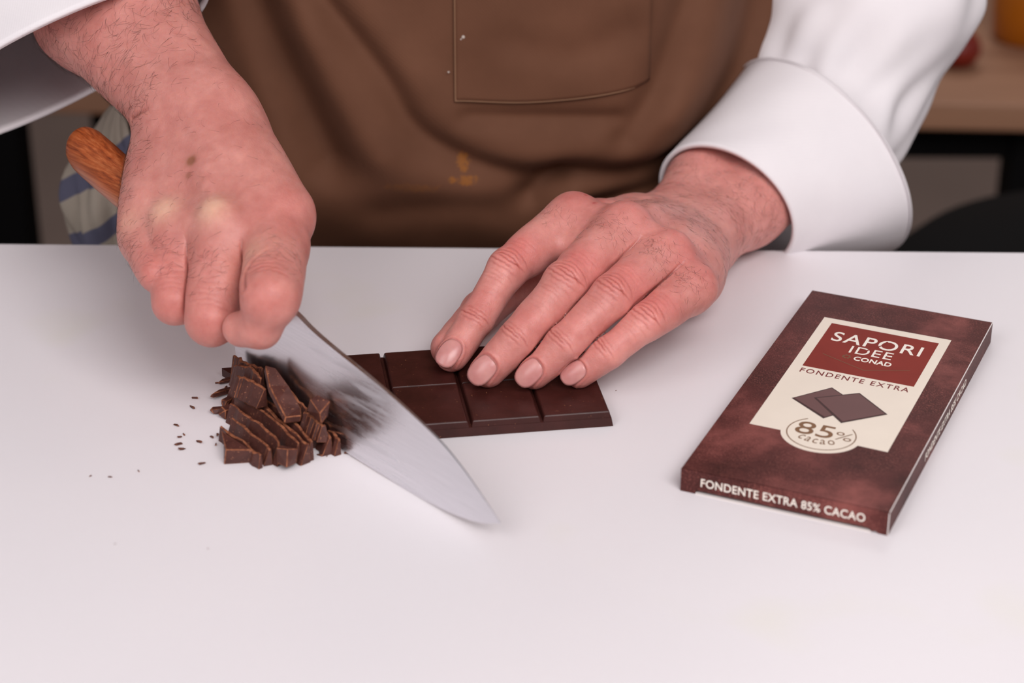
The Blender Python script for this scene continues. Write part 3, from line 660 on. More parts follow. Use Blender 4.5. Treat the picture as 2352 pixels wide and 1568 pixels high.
def build_body():
    a, b = build_left_hand(), build_right_hand()
    V = np.concatenate([a['V'], b['V']]); F = np.concatenate([a['F'], b['F'] + len(a['V'])])
    tint = np.concatenate([a['tint'], b['tint']]); nv0 = len(V)
    faces = [tuple(q) for q in F.tolist()]; Vx = [V]; n_tot = len(V); ends = []
    # both arms go on inside the sleeves, over the shoulders, and meet in the chest
    for part, off, path in ((a, 0, [(150, 180, 30), (175, 215, 90), (165, 235, 190), (120, 240, 290), (12, 240, 300)]),
                            (b, len(a['V']), [(-225, 175, 150), (-235, 215, 200), (-200, 240, 260), (-120, 240, 292), (-12, 240, 300)])):
        lp = boundary_loop(part['F'], len(part['V'])); ids = np.array(lp) + off; P = V[ids]; c = P.mean(0); rel = P - c
        r0 = np.linalg.norm(rel, axis=1).mean(); R_ = None
        nrm = unit(sum(np.cross(rel[i], rel[(i + 7) % len(rel)]) for i in range(0, len(rel), 3)))
        cur, d0 = ids, nrm
        pts = [c] + [np.array(p, float) for p in path]
        d0 = unit(pts[1] - pts[0]); base = rel
        for i in range(1, len(pts)):
            d1 = unit(pts[min(i + 1, len(pts) - 1)] - pts[i - 1])
            q = Vector(d0).rotation_difference(Vector(d1)); base = np.array([list(q @ Vector(r)) for r in base]); d0 = d1
            newv = pts[i] + base * (1 + 0.12 * i / 2)
            nid = np.arange(n_tot, n_tot + len(newv)); n_tot += len(newv); Vx.append(newv)
            m_ = len(cur)
            for k in range(m_): faces.append((int(cur[k]), int(nid[k]), int(nid[(k + 1) % m_]), int(cur[(k + 1) % m_])))
            cur = nid
        ends.append(cur)
    V = np.concatenate(Vx); tint = np.concatenate([tint, np.tile(SKIN, (len(V) - nv0, 1))])
    me = bpy.data.meshes.new('body'); FA = np.array(faces, np.int32); me.vertices.add(len(V)); me.vertices.foreach_set('co', ((V + np.array(POFF)) * S).astype(np.float32).ravel())
    me.loops.add(FA.size); me.loops.foreach_set('vertex_index', FA.ravel()); me.polygons.add(len(FA)); me.polygons.foreach_set('loop_start', np.arange(0, FA.size, 4, dtype=np.int32))
    me.update(calc_edges=True); o = link_mesh('body', me, M['skin'], PERSON)
    at = o.data.attributes.new('tint', 'FLOAT_COLOR', 'POINT')
    at.data.foreach_set('color', np.concatenate([tint, np.ones((len(tint), 1))], 1).astype(np.float32).ravel())
    bm = bmesh.new(); bm.from_mesh(o.data); bm.edges.ensure_lookup_table()
    be = [e for e in bm.edges if e.is_boundary and e.verts[0].index >= nv0]
    try: bmesh.ops.bridge_loops(bm, edges=be)
    except Exception: bmesh.ops.holes_fill(bm, edges=be)
    bmesh.ops.recalc_face_normals(bm, faces=bm.faces)
    bm.to_mesh(o.data); bm.free(); o.data.polygons.foreach_set('use_smooth', [True] * len(o.data.polygons))
    o['label'] = 'bare forearms and hands, flushed pink skin'
    for Q, fs in a['nails']:
        nl = pmesh('fingernail', Q, fs, M['nail'], o)
        solid_mod(nl, 0.5, -1)
    return a, b, o

def strands(name, roots, dirs, lens, norms, parent, rnd, width=0.048, curl=0.7, lift=0.25):
    """fine tapering hairs, three-sided, joined into one part"""
    vs, fs = [], []; seg = 6
    for p, d, l, nn in zip(roots, dirs, lens, norms):
        b = np.cross(nn, d); cv = rnd.uniform(-curl, curl); c0 = rnd.uniform(0.3, 1) * lift; base = len(vs)
        for i in range(seg + 1):
            t = i / seg; ang = cv * t * 2
            q = p + l * (t * (d * math.cos(ang) + b * math.sin(ang))) + nn * (l * c0 * (t - 0.75 * t * t) - 0.1)
            w = width * (1 - 0.8 * t)
            for k in range(3):
                a = 2 * math.pi * k / 3; vs.append(q + w * (math.cos(a) * b + math.sin(a) * nn))
        for i in range(seg):
            for k in range(3):
                fs.append((base + i * 3 + k, base + i * 3 + (k + 1) % 3, base + (i + 1) * 3 + (k + 1) % 3, base + (i + 1) * 3 + k))
    return pmesh(name, vs, fs, M['hair'], parent, False)

def hairs(a, b, body):
    rnd = random.Random(4); rng = np.random.default_rng(4)
    def scatter(h, n, weight, dirf, lenf):
        V, N = h['V'], h['N']; w = weight(V, N); w = np.clip(w, 0, None); w = w / w.sum()
        ids = rng.choice(len(V), n, p=w); P, NN = V[ids], N[ids]
        d = np.stack([np.asarray(dirf(p)) for p in P]) + rng.normal(0, .30, (n, 3))
        d -= (d * NN).sum(1, keepdims=True) * NN; d /= np.linalg.norm(d, axis=1, keepdims=True)
        return P, d, np.array([lenf(p) for p in P]), NN
    L = b['L']; W, A = L['wrist'], L['arm']; fl, wd2 = b['fl'], b['wd2']; axd = unit(A - W)
    def w_arm(V, N): return sstep((V - W) @ axd, -8, 40) * (0.25 + sstep((V - W) @ wd2, -15, 25)) * (N @ np.array([0, -.8, .6]) > -0.2)
    sets = [scatter(b, 1500, w_arm, lambda p: wd2 * .8 - axd * .55 - np.array([0, 0, .3]), lambda p: rnd.uniform(5, 11))]
    def w_dor(V, N):
        t = (V - W) @ unit(L['middle'][3] - W); s_ = (V - W) @ wd2
        return (t > -8) * (t < 62) * (N @ fl > 0.25) * (0.12 + sstep(s_, 0, 22))
    sets.append(scatter(b, 360, w_dor, lambda p: wd2 + np.array([0, -.25, 0]), lambda p: rnd.uniform(3, 6.5)))
    vw = np.array([-.1, -.85, .5])
    for n_, cnt in (('index', 45), ('middle', 60), ('ring', 50), ('little', 45)):
        c = L[n_][2] * .45 + L[n_][3] * .55 + vw * 9
        if n_ == 'index': c = L[n_][2] * .45 + L[n_][3] * .55 + np.array([5, -4, 10])
        sets.append(scatter(b, cnt, lambda V, N: np.exp(-((V - c) ** 2).sum(1) / 64) * (N @ vw > .1), lambda p: wd2 + (L[n_][2] - L[n_][3]) * .02, lambda p: rnd.uniform(3.5, 7)))
    R = [np.concatenate([s[i] for s in sets]) for i in range(4)]
    h1 = strands('arm_hair', R[0], R[1], R[2], R[3], body, rnd); h1['kind'] = 'stuff'
    L = a['L']; W, A = L['wrist'], L['arm']; fl, wd = a['fl'], a['wd']; axd = unit(A - W)
    sets = [scatter(a, 700, lambda V, N: sstep((V - W) @ axd, -5, 25) * (N @ np.array([0, -.5, .8]) > 0), lambda p: wd * .8 - axd * .7, lambda p: rnd.uniform(4, 9)),
            scatter(a, 300, lambda V, N: np.exp(-((V - (W * .5 + L['ring'][3] * .5 + fl * 14)) ** 2).sum(1) / 500) * (N @ fl > .2), lambda p: wd * .8 - axd * .4, lambda p: rnd.uniform(3, 6))]
    for n_, cnt in (('index', 40), ('middle', 90), ('ring', 110), ('little', 90)):
        c = L[n_][2] * .42 + L[n_][3] * .58 + fl * 9
        sets.append(scatter(a, cnt, lambda V, N: np.exp(-((V - c) ** 2).sum(1) / 40) * (N @ fl > .2), lambda p: wd * .8 + unit(L[n_][2] - L[n_][3]) * .6, lambda p: rnd.uniform(2.5, 5.5)))
    R = [np.concatenate([s[i] for s in sets]) for i in range(4)]
    h2 = strands('arm_hair', R[0], R[1], R[2], R[3], body, rnd, 0.042); h2['kind'] = 'stuff'

HA, HB, BODY = build_body()
hairs(HA, HB, BODY)

# ------------------------------------------------------------------ clothing
def loft_cloth(name, rings, parent, per=8, seg=96, folds=(), thick=1.4, phase=0.0, subs=0):
    """tube through ellipses [centre, A, B]; folds = (amplitude, waves round, twist, along, sharp)"""
    C = catmull([r[0] for r in rings], per); A = catmull([r[1] for r in rings], per); B = catmull([r[2] for r in rings], per)
    n_ = len(C); vs, fs = [], []
    for i in range(n_):
        v = i / (n_ - 1)
        for k in range(seg):
            a = 2 * math.pi * k / seg
            d = A[i] * math.cos(a) + B[i] * math.sin(a); r = np.linalg.norm(d); amp = 0
            for (am, wv, tw, al, v0, v1) in folds:
                wgt = float(sstep(np.array(v), v0, v0 + .15)) * (1 - float(sstep(np.array(v), v1 - .15, v1 + 1e-3)))
                amp += am * wgt * math.sin(wv * a + tw * v + phase) * math.cos(al * v + wv)
            vs.append(C[i] + d * (1 + amp / r))
    for i in range(n_ - 1):
        for k in range(seg):
            fs.append((i * seg + k, i * seg + (k + 1) % seg, (i + 1) * seg + (k + 1) % seg, (i + 1) * seg + k))
    o = pmesh(name, vs, fs, M['jacket'], parent); solid_mod(o, thick, 0)
    return o

def arm_rings(A0, path, radii):
    """sleeve sections square to the arm, lined up with the section vector A0 so that the cloth does not twist"""
    out = []; P = [np.array(p, float) for p in path]
    for i in range(1, len(P)):
        d = unit(P[min(i + 1, len(P) - 1)] - P[i - 1]); A = unit(np.asarray(A0) - (np.asarray(A0) @ d) * d); B = np.cross(A, d)
        out.append([P[i], A * radii[i - 1], B * radii[i - 1]]); A0 = A
    return out
def build_clothes():
    # jacket torso: mostly hidden behind the apron
    vs, fs = [], []; seg = 72; zs = list(range(-420, 441, 20))
    for z in zs:
        w = 122 + 10 * math.sin(z * .008); dpt = 84
        if z > 300: w *= 1 - (z - 300) / 500
        for k in range(seg):
            a = 2 * math.pi * k / seg
            r = 1 + 0.012 * math.sin(7 * a + z * .03)
            vs.append((-22 + w * r * math.cos(a), 232 + dpt * r * math.sin(a), z))
    for i in range(len(zs) - 1):
        for k in range(seg): fs.append((i * seg + k, i * seg + (k + 1) % seg, (i + 1) * seg + (k + 1) % seg, (i + 1) * seg + k))
    jk = pmesh('jacket', vs, fs, M['jacket']); solid_mod(jk, 1.5, -1)
    # left arm (image right)
    R = [[np.array(x) for x in r] for r in J['sleeveL']][:-1]
    R += arm_rings(R[-1][1], [R[-1][0], (160, 232, 175), (140, 240, 255), (92, 242, 315), (40, 242, 335)], (50, 58, 66, 72))
    loft_cloth('sleeve', R, jk, per=10, seg=128, folds=((3.2, 3, 11, 9, .02, 1.2), (1.3, 7, -14, 12, .04, 1.2), (3.0, 2, 19, 5, .06, 1.2), (1.0, 13, 20, 11, .04, 1.2)), phase=0.6)
    R = [[np.array(x) for x in r] for r in J['cuffL']]
    c = loft_cloth('cuff', R, jk, per=12, seg=128, folds=((0.5, 3, 2, 3, 0, 1.2), (.25, 9, 1, 5, .1, 1.2)), thick=2.2)
    # hem stitching round the turned-back edge
    for q in (0.965, 0.93):
        Cc, Aa, Bb = (R[2][m_] * q + R[1][m_] * (1 - q) for m_ in range(3))
        ring = [Cc + (Aa * math.cos(2 * math.pi * k / 160) + Bb * math.sin(2 * math.pi * k / 160)) * 1.03 for k in range(160)]
        tv, tf = [], []
        ax_ = unit(np.cross(Aa, Bb))
        for p in ring:
            o_ = unit(p - Cc)
            for b_ in range(4): tv.append(p + .28 * (math.cos(b_ * math.pi / 2) * o_ + math.sin(b_ * math.pi / 2) * ax_))
        for k in range(160):
            for b_ in range(4): tf.append((k * 4 + b_, k * 4 + (b_ + 1) % 4, (k + 1) % 160 * 4 + (b_ + 1) % 4, (k + 1) % 160 * 4 + b_))
        pmesh('hem_stitching', tv, tf, M['jacket'], jk)
    # right arm (image left)
    R = [[np.array(x) for x in r] for r in J['cuffR']][:2]
    R[1] = [R[1][0] + np.array([12, 0, 10]), R[1][1] * 1.1, R[1][2] * 1.1]
    R += arm_rings(R[-1][1], [R[-1][0], (-222, 172, 150), (-225, 215, 205), (-185, 240, 265), (-110, 242, 315), (-45, 242, 335)], (62, 60, 60, 66, 72))
    loft_cloth('sleeve', R, jk, per=12, seg=128, folds=((1.5, 3, 3, 4, .1, 1.2), (1.0, 5, -4, 6, .2, 1.2)), thick=2.4, phase=1.2)

def polyline_dist(X, Z, pts):
    best = np.full(X.shape, 1e9)
    P = catmull([(p[0], p[1], 0) for p in pts], 8)[:, :2]
    for i in range(len(P) - 1):
        a, b = P[i], P[i + 1]; ab = b - a; l2 = ab @ ab + 1e-9
        t = np.clip(((X - a[0]) * ab[0] + (Z - a[1]) * ab[1]) / l2, 0, 1)
        best = np.minimum(best, np.hypot(X - a[0] - t * ab[0], Z - a[1] - t * ab[1]))
    return best
FOLDS = [  # (points x,z on the apron, depth (+ away from the camera), width)
    ([(-122, 130), (-106, 88), (-93, 58), (-82, 34)], 15.0, 11),
    ([(-92, 108), (-84, 84), (-70, 56), (-60, 40)], -3.5, 9),
    ([(-138, 120), (-128, 70), (-120, 20)], 6.0, 14),
    ([(-85, 112), (-57, 76), (-46, 55), (-30, 42), (0, 30), (20, 28)], 6.0, 6.5),
    ([(-70, 112), (-40, 72), (-20, 50), (10, 41), (45, 45), (75, 60)], -3.0, 9),
    ([(8, 18), (25, 28), (50, 25), (90, 30)], 12.0, 8),
    ([(-20, 58), (10, 57), (45, 56)], 3.0, 4.5),
    ([(78, 116), (70, 90), (60, 62), (50, 47)], 6.5, 7),
    ([(92, 110), (86, 80), (74, 54)], -3.0, 8),
    ([(112, 100), (104, 66), (88, 40), (76, 24)], 16.0, 10),
    ([(-60, 8), (-20, 14), (10, 4)], 3.0, 9), ([(-90, 92), (-70, 62), (-50, 32), (-20, 21)], -3.0, 11),
    ([(0, 92), (25, 86), (50, 96)], 2.0, 8), ([(30, 4), (62, 12), (105, 12)], 16.0, 9)]
def apron_y(X, Z):
    Y = 104 + ((X + 15) / 125.0) ** 2 * 16 + np.maximum(X - 50, 0) ** 2 * 0.010 + np.maximum(-X - 100, 0) ** 2 * 0.01 + 4 * sstep(Z, 0, 140) + (np.clip(45 - Z, 0, 75) / 60.0) ** 2 * 22
    for pts, dep, wid in FOLDS: Y = Y + dep * np.exp(-(polyline_dist(X, Z, pts) / wid) ** 2)
    return Y + 0.5 * np.sin(X * .11 + Z * .05) * np.sin(Z * .09 - X * .03)
def build_apron():
    nx, nz = 150, 150; x = np.linspace(-190, 135, nx); z = np.linspace(-260, 210, nz)
    z = np.concatenate([np.linspace(-260, -30, 30), np.linspace(-27, 140, 112), np.linspace(145, 400, 30)]); nz = len(z)
    X, Z = np.meshgrid(x, z); Y = apron_y(X, Z)
    vs = np.stack([X, Y, Z], -1).reshape(-1, 3)
    fs = [(j * nx + i, j * nx + i + 1, (j + 1) * nx + i + 1, (j + 1) * nx + i) for j in range(nz - 1) for i in range(nx - 1)]
    ap = pmesh('apron', vs, fs, M['apron']); solid_mod(ap, 1.2, 0)
    # patch pocket with turned edge
    px = np.linspace(0, 1, 40); pz = np.linspace(0, 1, 36); vs, fs = [], []
    for b in pz:
        for a in px:
            x_ = -25.1 + a * 85.2; zb = 66.3 - 1.5 * math.sin(min(a, .5) * math.pi) + (6.8 * max(a - .25, 0) / .75) ** 1.0 * (max(a - .25, 0) / .75)
            z_ = zb + b * 62
            y_ = float(apron_y(np.array([x_]), np.array([z_]))[0]) - 1.5
            vs.append((x_, y_, z_))
    n_ = len(px)
    for j in range(len(pz) - 1):
        for i in range(n_ - 1): fs.append((j * n_ + i, j * n_ + i + 1, (j + 1) * n_ + i + 1, (j + 1) * n_ + i))
    pk = pmesh('pocket', vs, fs, M['apron'], ap); solid_mod(pk, 1.6, 0)
    edge = [vs[j * n_] for j in range(len(pz) - 1, -1, -1)] + [vs[i] for i in range(1, n_)]
    tv, tf = [], []
    for i, p in enumerate(edge):
        for k in range(4):
            a = math.pi / 2 * k; tv.append((p[0] + .35 * math.cos(a) * (i < len(pz)) , p[1] - .7 + .3 * math.sin(a), p[2] + .35 * math.cos(a) * (i >= len(pz) - 1)))
    for i in range(len(edge) - 1):
        for k in range(4): tf.append((i * 4 + k, i * 4 + (k + 1) % 4, i * 4 + 4 + (k + 1) % 4, i * 4 + 4 + k))
    pmesh('pocket_piping', tv, tf, M['thread'], ap)
    for (sx, sz, r) in ((-21.5, 94.8, .8), (-22.5, 93.8, .4), (-28, 79, .5)):
        bm = bmesh.new(); bmesh.ops.create_icosphere(bm, subdivisions=1, radius=r)
        for v in bm.verts:
            v.co = (v.co.x + sx + POFF[0], v.co.y * .4 + float(apron_y(np.array([sx]), np.array([sz]))[0]) - 2.4 + POFF[1], v.co.z + sz + POFF[2])
        bm_obj('flour_speck', bm, M['speck'], ap)
build_clothes(); build_apron()

# ------------------------------------------------------------------ towel
def build_towel():
    rings = J['towel']; C = catmull([r[0] for r in rings], 8); Rr = catmull([(r[1], 0, 0) for r in rings], 8)[:, 0]; seg = 96
    vs, fs = [], []
    for i, (c, r) in enumerate(zip(C, Rr)):
        for k in range(seg):
            a = 2 * math.pi * k / seg; v = i / len(C)
            q = r * (1 + 0.16 * math.sin(5 * a + 7 * v) * min(1, v * 3) + 0.07 * math.sin(11 * a - 9 * v))
            vs.append((c[0] + q * math.cos(a), c[1] + q * .75 * math.sin(a), c[2]))
    for i in range(len(C) - 1):
        for k in range(seg): fs.append((i * seg + k, i * seg + (k + 1) % seg, (i + 1) * seg + (k + 1) % seg, (i + 1) * seg + k))
    fs.append(tuple(range(seg - 1, -1, -1))); fs.append(tuple(range((len(C) - 1) * seg, len(C) * seg)))
    o = mesh('kitchen_towel', vs, fs, M['towel'], None, True)
    tag(o, 'cream kitchen towel with blue stripes hanging behind the knife handle', 'towel')
build_towel()

# ------------------------------------------------------------------ knife
def build_knife():
    k = tag(empty('chef_knife'), 'chef knife with broad steel blade and round wooden handle', 'knife')
    mw = Matrix(((KU[0], KN[0], 0, (TIP[0] - 154 * KU[0]) * S), (KU[1], KN[1], 0, (TIP[1] - 154 * KU[1]) * S), (0, 0, 1, 0), (0, 0, 0, 1)))
    k.matrix_world = mw                                 # local x along the blade from the heel, y across, z up
    X0 = 154.0
    edge = [(-154, 8.0), (-130, 4.6), (-105, 2.2), (-85, 0.8), (-64, 0.3), (-43, 0.2), (-25, 1.6), (-12, 4.2), (-4, 7.3), (0, 9.3)]
    spine = [(-154, 57.0), (-130, 51.8), (-113.2, 48.4), (-98.6, 43.9), (-60, 36.3), (-34, 29.2), (-20.5, 23.1), (-9.2, 15.9), (-3, 11.6), (0, 9.5)]
    t_ = np.linspace(0, 1, 60)
    def rs(pts):
        P = catmull([(p[0], p[1], 0) for p in pts], 12)[:, :2]; xs = -154 + 154 * t_
        return np.interp(xs, P[:, 0], P[:, 1])
    e, s_ = rs(edge), rs(spine); s_ = np.maximum(s_, e + .15); xs = 154 * t_
    vs, fs = [], []; nl = 9
    for i, x in enumerate(xs):
        tmax = 1.35 * (1 - 0.72 * t_[i])                # half thickness of the spine, tapering to the tip
        for j in range(nl):
            w = j / (nl - 1); z = e[i] + (s_[i] - e[i]) * w
            hgt = max(s_[i] - e[i], .1); th = max(tmax * min(1, 0.08 + w * 1.05 * hgt / 47), 0.05) if j else 0.03
            vs.append((x, -th, z)); vs.append((x, th, z))
    st = nl * 2
    for i in range(len(xs) - 1):
        for j in range(nl - 1):
            a = i * st + j * 2
            fs.append((a, a + st, a + st + 2, a + 2)); fs.append((a + 1, a + 3, a + st + 3, a + st + 1))
        a = i * st; fs.append((a, a + 1, a + st + 1, a + st)); b = a + (nl - 1) * 2; fs.append((b, b + st, b + st + 1, b + 1))
    for j in range(nl - 1): fs.append((j * 2, j * 2 + 2, j * 2 + 3, j * 2 + 1))
    bl = mesh('blade', vs, fs, M['steel'], k, True)
    bm = bmesh.new(); bm.from_mesh(bl.data)
    for ed in bm.edges:
        if len(ed.link_faces) == 2 and ed.calc_face_angle(0) > 0.5: ed.smooth = False
    bmesh.ops.recalc_face_normals(bm, faces=bm.faces); bm.to_mesh(bl.data); bm.free()
    bl['label'] = 'wide brushed steel blade smeared with chocolate'
    # handle: rounded, slightly swelling bar of wood; its axis climbs towards the butt
    def lathe_x(name, prof, mat, z0, z1, x0, x1, seg=36, sy=1.0):
        vs, fs = [], []
        for u_, r in prof:
            x = x0 + (x1 - x0) * u_; zc = z0 + (z1 - z0) * u_
            for q in range(seg):
                a = 2 * math.pi * q / seg; vs.append((x, r * sy * math.cos(a), zc + r * math.sin(a)))
        for i in range(len(prof) - 1):
            for q in range(seg): fs.append((i * seg + q, i * seg + (q + 1) % seg, (i + 1) * seg + (q + 1) % seg, (i + 1) * seg + q))
        fs.append(tuple(range(seg))[::-1]); fs.append(tuple(range((len(prof) - 1) * seg, len(prof) * seg)))
        o = mesh(name, vs, fs, mat, k, True); return o
    lathe_x('bolster', [(0, 8.2), (.1, 8.8), (.9, 9.2), (1, 9.0)], M['steel'], 47, 49.5, 4, -8, sy=.75)
    h = lathe_x('handle', [(0, 9.0), (.03, 9.4), (.3, 9.8), (.6, 9.6), (.85, 9.9), (.93, 9.8), (.965, 9.0), (.985, 7.6), (.996, 5.2), (1, 2.0)], M['handle'], 49.5, 72, -8, -105, sy=.92)
    h['label'] = 'reddish-brown wooden handle'
    return k
build_knife()

# ------------------------------------------------------------------ chocolate bar under the left hand
BO, BX, BY = np.array([38.4, -71.5, 0.0]), np.array([-0.988, -0.153, 0.0]), np.array([-0.153, 0.988, 0.0])
def build_bar():
    root = tag(empty('chocolate_bar', BO), 'dark chocolate bar with grooved squares pressed down under the fingertips', 'chocolate bar')
    tipl = TIP - BO
    def cut(bm):
        pl = Vector(tipl + KN * 1.9)
        bmesh.ops.bisect_plane(bm, geom=bm.verts[:] + bm.edges[:] + bm.faces[:], dist=1e-4, plane_co=pl, plane_no=Vector(-KN), clear_outer=True)
        bmesh.ops.holes_fill(bm, edges=[e for e in bm.edges if e.is_boundary])
        bmesh.ops.recalc_face_normals(bm, faces=bm.faces)
    def tl(u, v, z): p = BX * u + BY * v; return (p[0], p[1], z)
    bm = bmesh.new()
    vs = [bm.verts.new(tl(u, v, z)) for z, i in ((0, 0), (3.4, .6)) for u, v in ((i - 0, i), (145, i), (145, 64 - i), (i, 64 - i))]
    for f in ((3, 2, 1, 0), (4, 5, 6, 7), (0, 1, 5, 4), (1, 2, 6, 5), (2, 3, 7, 6), (3, 0, 4, 7)): bm.faces.new([vs[i] for i in f])
    bmesh.ops.recalc_face_normals(bm, faces=bm.faces); cut(bm)
    bm_obj('slab', bm, M['choc'], root)
    for c in range(5):
        for r in range(2):
            bm = bmesh.new(); u0, u1, v0, v1 = c * 27.2 + .35, (c + 1) * 27.2 - .35, r * 32 + .12, (r + 1) * 32 - .12
            if c == 0: u0 = 0.7
            if r == 0: v0 = 0.7
            if r == 1: v1 = 63.3
            vs = [bm.verts.new(tl(u, v, z)) for z, i, w_ in ((3.0, 0, 0), (5.5, .55, .18), (6.0, 1.1, .4)) for u, v in ((u0 + i, v0 + (w_ if r else i)), (u1 - i, v0 + (w_ if r else i)), (u1 - i, v1 - (i if r else w_)), (u0 + i, v1 - (i if r else w_)))]
            for b in (0, 4):
                for q in range(4): bm.faces.new([vs[b + q], vs[b + (q + 1) % 4], vs[b + 4 + (q + 1) % 4], vs[b + 4 + q]])
            bm.faces.new(vs[8:12]); bm.faces.new(vs[0:4][::-1]); bmesh.ops.recalc_face_normals(bm, faces=bm.faces); cut(bm)
            if len(bm.verts) < 4: bm.free(); continue
            o = bm_obj('square', bm, M['choc'], root); bevel_mod(o, .25, 2)
build_bar()

# ------------------------------------------------------------------ chopped pile
RND = random.Random(11)
def shard_mesh(name, ridge, thick, drop, foot, label, zlift=0.0, group=None, bev=.16, flip=1):
    """a shaving cut by the knife: ridge = top edge, the slab hangs from it towards the camera"""
    P = catmull(ridge, 5); P = P + np.array([[RND.uniform(-.35, .35), RND.uniform(-.5, .5), RND.uniform(-.45, .35)] for _ in P])
    n_ = len(P); vs = []
    for i, p in enumerate(P):
        t = P[min(i + 1, n_ - 1)] - P[max(i - 1, 0)]; nn = unit(np.array([t[1], -t[0], 0])) ; nn = nn if nn @ KN < 0 else -nn
        e = 0.45 + 0.55 * min(1, 3.2 * min(i, n_ - 1 - i) / n_ + .3); th = thick * (.6 + .4 * e) * RND.uniform(.7, 1.3)
        top2 = p + nn * th + np.array([0, 0, -drop + RND.uniform(-.2, .2)])
        b2 = p + nn * (th + foot); b2[2] = zlift; b1 = p - nn * .2; b1[2] = zlift
        vs += [p, top2, b2, b1]
    fs = []
    for i in range(n_ - 1):
        for k in range(4): fs.append((i * 4 + k, i * 4 + (k + 1) % 4, i * 4 + 4 + (k + 1) % 4, i * 4 + 4 + k))
    fs.append((0, 1, 2, 3)); fs.append(tuple((n_ - 1) * 4 + k for k in (3, 2, 1, 0)))
    c = np.mean(vs, 0); c[2] = 0
    o = mesh(name, [v - c for v in vs], fs, [M['face'], M['cut']])
    for i in range(n_ - 1): o.data.polygons[i * 4].material_index = 1
    bm = bmesh.new(); bm.from_mesh(o.data); bmesh.ops.recalc_face_normals(bm, faces=bm.faces); bm.to_mesh(o.data); bm.free()
    o.location = [x * S for x in c]; bevel_mod(o, bev, 1, 1, 0.42, False)
    return tag(o, label, 'chocolate piece', group)
def build_pile():
    sl = {k: [np.array(p) for p in v] for k, v in J['slices'].items()}
    lab = dict(S2='thin curled chocolate shaving right behind the corner block of the pile', S3='short chocolate slice second in the row from the corner block',
               S4='chocolate slice with speckled ridge third in the row from the corner block', S5='long chocolate slice fourth in the row from the corner block',
               S6='longest chocolate slice running through the middle of the pile', S7='chocolate slice half under the big shard, next to the longest slice',
               S8='short chocolate slice at the foot of the big shard', S9='short upright chocolate slice near the blade at the pile foot',
               S10='dark chocolate slice at the upper left of the pile, below the top stack', S11='small chocolate slice touching the blade at the lower end of the pile')
    dz = dict(S2=-.4, S3=.2, S4=.9, S5=1.6, S6=1.6, S7=1.8, S8=1.4, S9=1.2, S10=1.5, S11=.3)
    th = dict(S2=1.0, S3=2.4, S4=2.8, S5=1.8, S6=3.6, S7=2.4, S8=3.0, S9=3.2, S10=3.6, S11=2.0)
    for k in ('S2', 'S3', 'S4', 'S5', 'S6', 'S7', 'S8', 'S9', 'S10', 'S11'):
        shard_mesh('chocolate_slice', [p + np.array([0, 0, dz[k]]) for p in sl[k]], 0.9, .25, th[k], lab[k], group='slices of the chopped chocolate')
    for rd, tk, hh, lb in J['tops']:
        rd = [np.array(p) for p in rd]; shard_mesh('chocolate_slice', rd, .9, .3, tk * .9, lb, zlift=max(0.0, min(p[2] for p in rd) - hh), group='slices of the chopped chocolate')
    # corner block of the bar
    b0, b1, t0, t1, t2 = [np.array(p) for p in J['block']]
    c = (b0 + b1) / 2; bl = np.array([t0[0] + .5, t0[1] + 1, 0.0]); br = np.array([t1[0] + .8, t1[1] + 3.0, 0.0])
    vs = [t0, t1 + np.array([0, 1.5, -.4]), np.array([t1[0] - 1.0, t2[1] + .4, 6.0]), t2 + np.array([0, 0.3, 0]), bl, br, b1, b0]
    o = mesh('chocolate_block', [v - c for v in vs], [(0, 3, 2, 1), (4, 5, 6, 7), (0, 1, 5, 4), (1, 2, 6, 5), (2, 3, 7, 6), (3, 0, 4, 7)], [M['face'], M['cut']])
    bm = bmesh.new(); bm.from_mesh(o.data); bmesh.ops.recalc_face_normals(bm, faces=bm.faces); bm.to_mesh(o.data); bm.free()
    o.location = [x * S for x in c]; bevel_mod(o, .5, 2, 1, 0.5)
    tag(o, 'uncut chocolate corner block at the lower left of the pile', 'chocolate piece')
    # big flat shard lying on top
    pts = [np.array(p) for p in J['shard']]; c = np.mean(pts, 0); n_ = len(pts)
    dv = np.array([-.6, -.4, -2.6]); vs = [p - c for p in pts] + [p - c + dv for p in pts]
    fs = [tuple(range(n_)), tuple(range(2 * n_ - 1, n_ - 1, -1))] + [(i, n_ + i, n_ + (i + 1) % n_, (i + 1) % n_) for i in range(n_)]
    o = mesh('chocolate_shard', vs, fs, [M['face'], M['cut']])
    bm = bmesh.new(); bm.from_mesh(o.data); bmesh.ops.recalc_face_normals(bm, faces=bm.faces); bmesh.ops.triangulate(bm, faces=[f for f in bm.faces if len(f.verts) > 4]); bm.to_mesh(o.data); bm.free()
    o.location = [x * S for x in c]; bevel_mod(o, .35, 1, 1, 0.7)
    tag(o, 'big flat chocolate shard lying on top of the pile against the blade', 'chocolate piece')
    # chunky loose pieces
    def chunk(name, c, size, rz, tilt, label, cat='chocolate piece', group=None, bev=.25, seed=0):
        r = random.Random(seed); bm = bmesh.new()
        for sx in (-1, 1):
            for sy in (-1, 1):
                for sz in (-1, 1): bm.verts.new((sx * r.uniform(.3, 1.05) * size[0] / 2, sy * r.uniform(.35, 1.05) * size[1] / 2, sz * r.uniform(.4, 1.05) * size[2] / 2))
        bm.verts.new((size[0] * r.choice((-.58, .58)), r.uniform(-.2, .2) * size[1], r.uniform(-.3, .1) * size[2]))
        h = bmesh.ops.convex_hull(bm, input=bm.verts[:]); bmesh.ops.delete(bm, geom=[v for v in bm.verts if not v.link_faces], context='VERTS')
        R_ = Matrix.Rotation(rz, 4, 'Z') @ Matrix.Rotation(tilt, 4, 'Y'); bmesh.ops.transform(bm, matrix=R_, verts=bm.verts)
        lo = min(v.co.z for v in bm.verts); bmesh.ops.translate(bm, vec=(0, 0, -lo), verts=bm.verts)
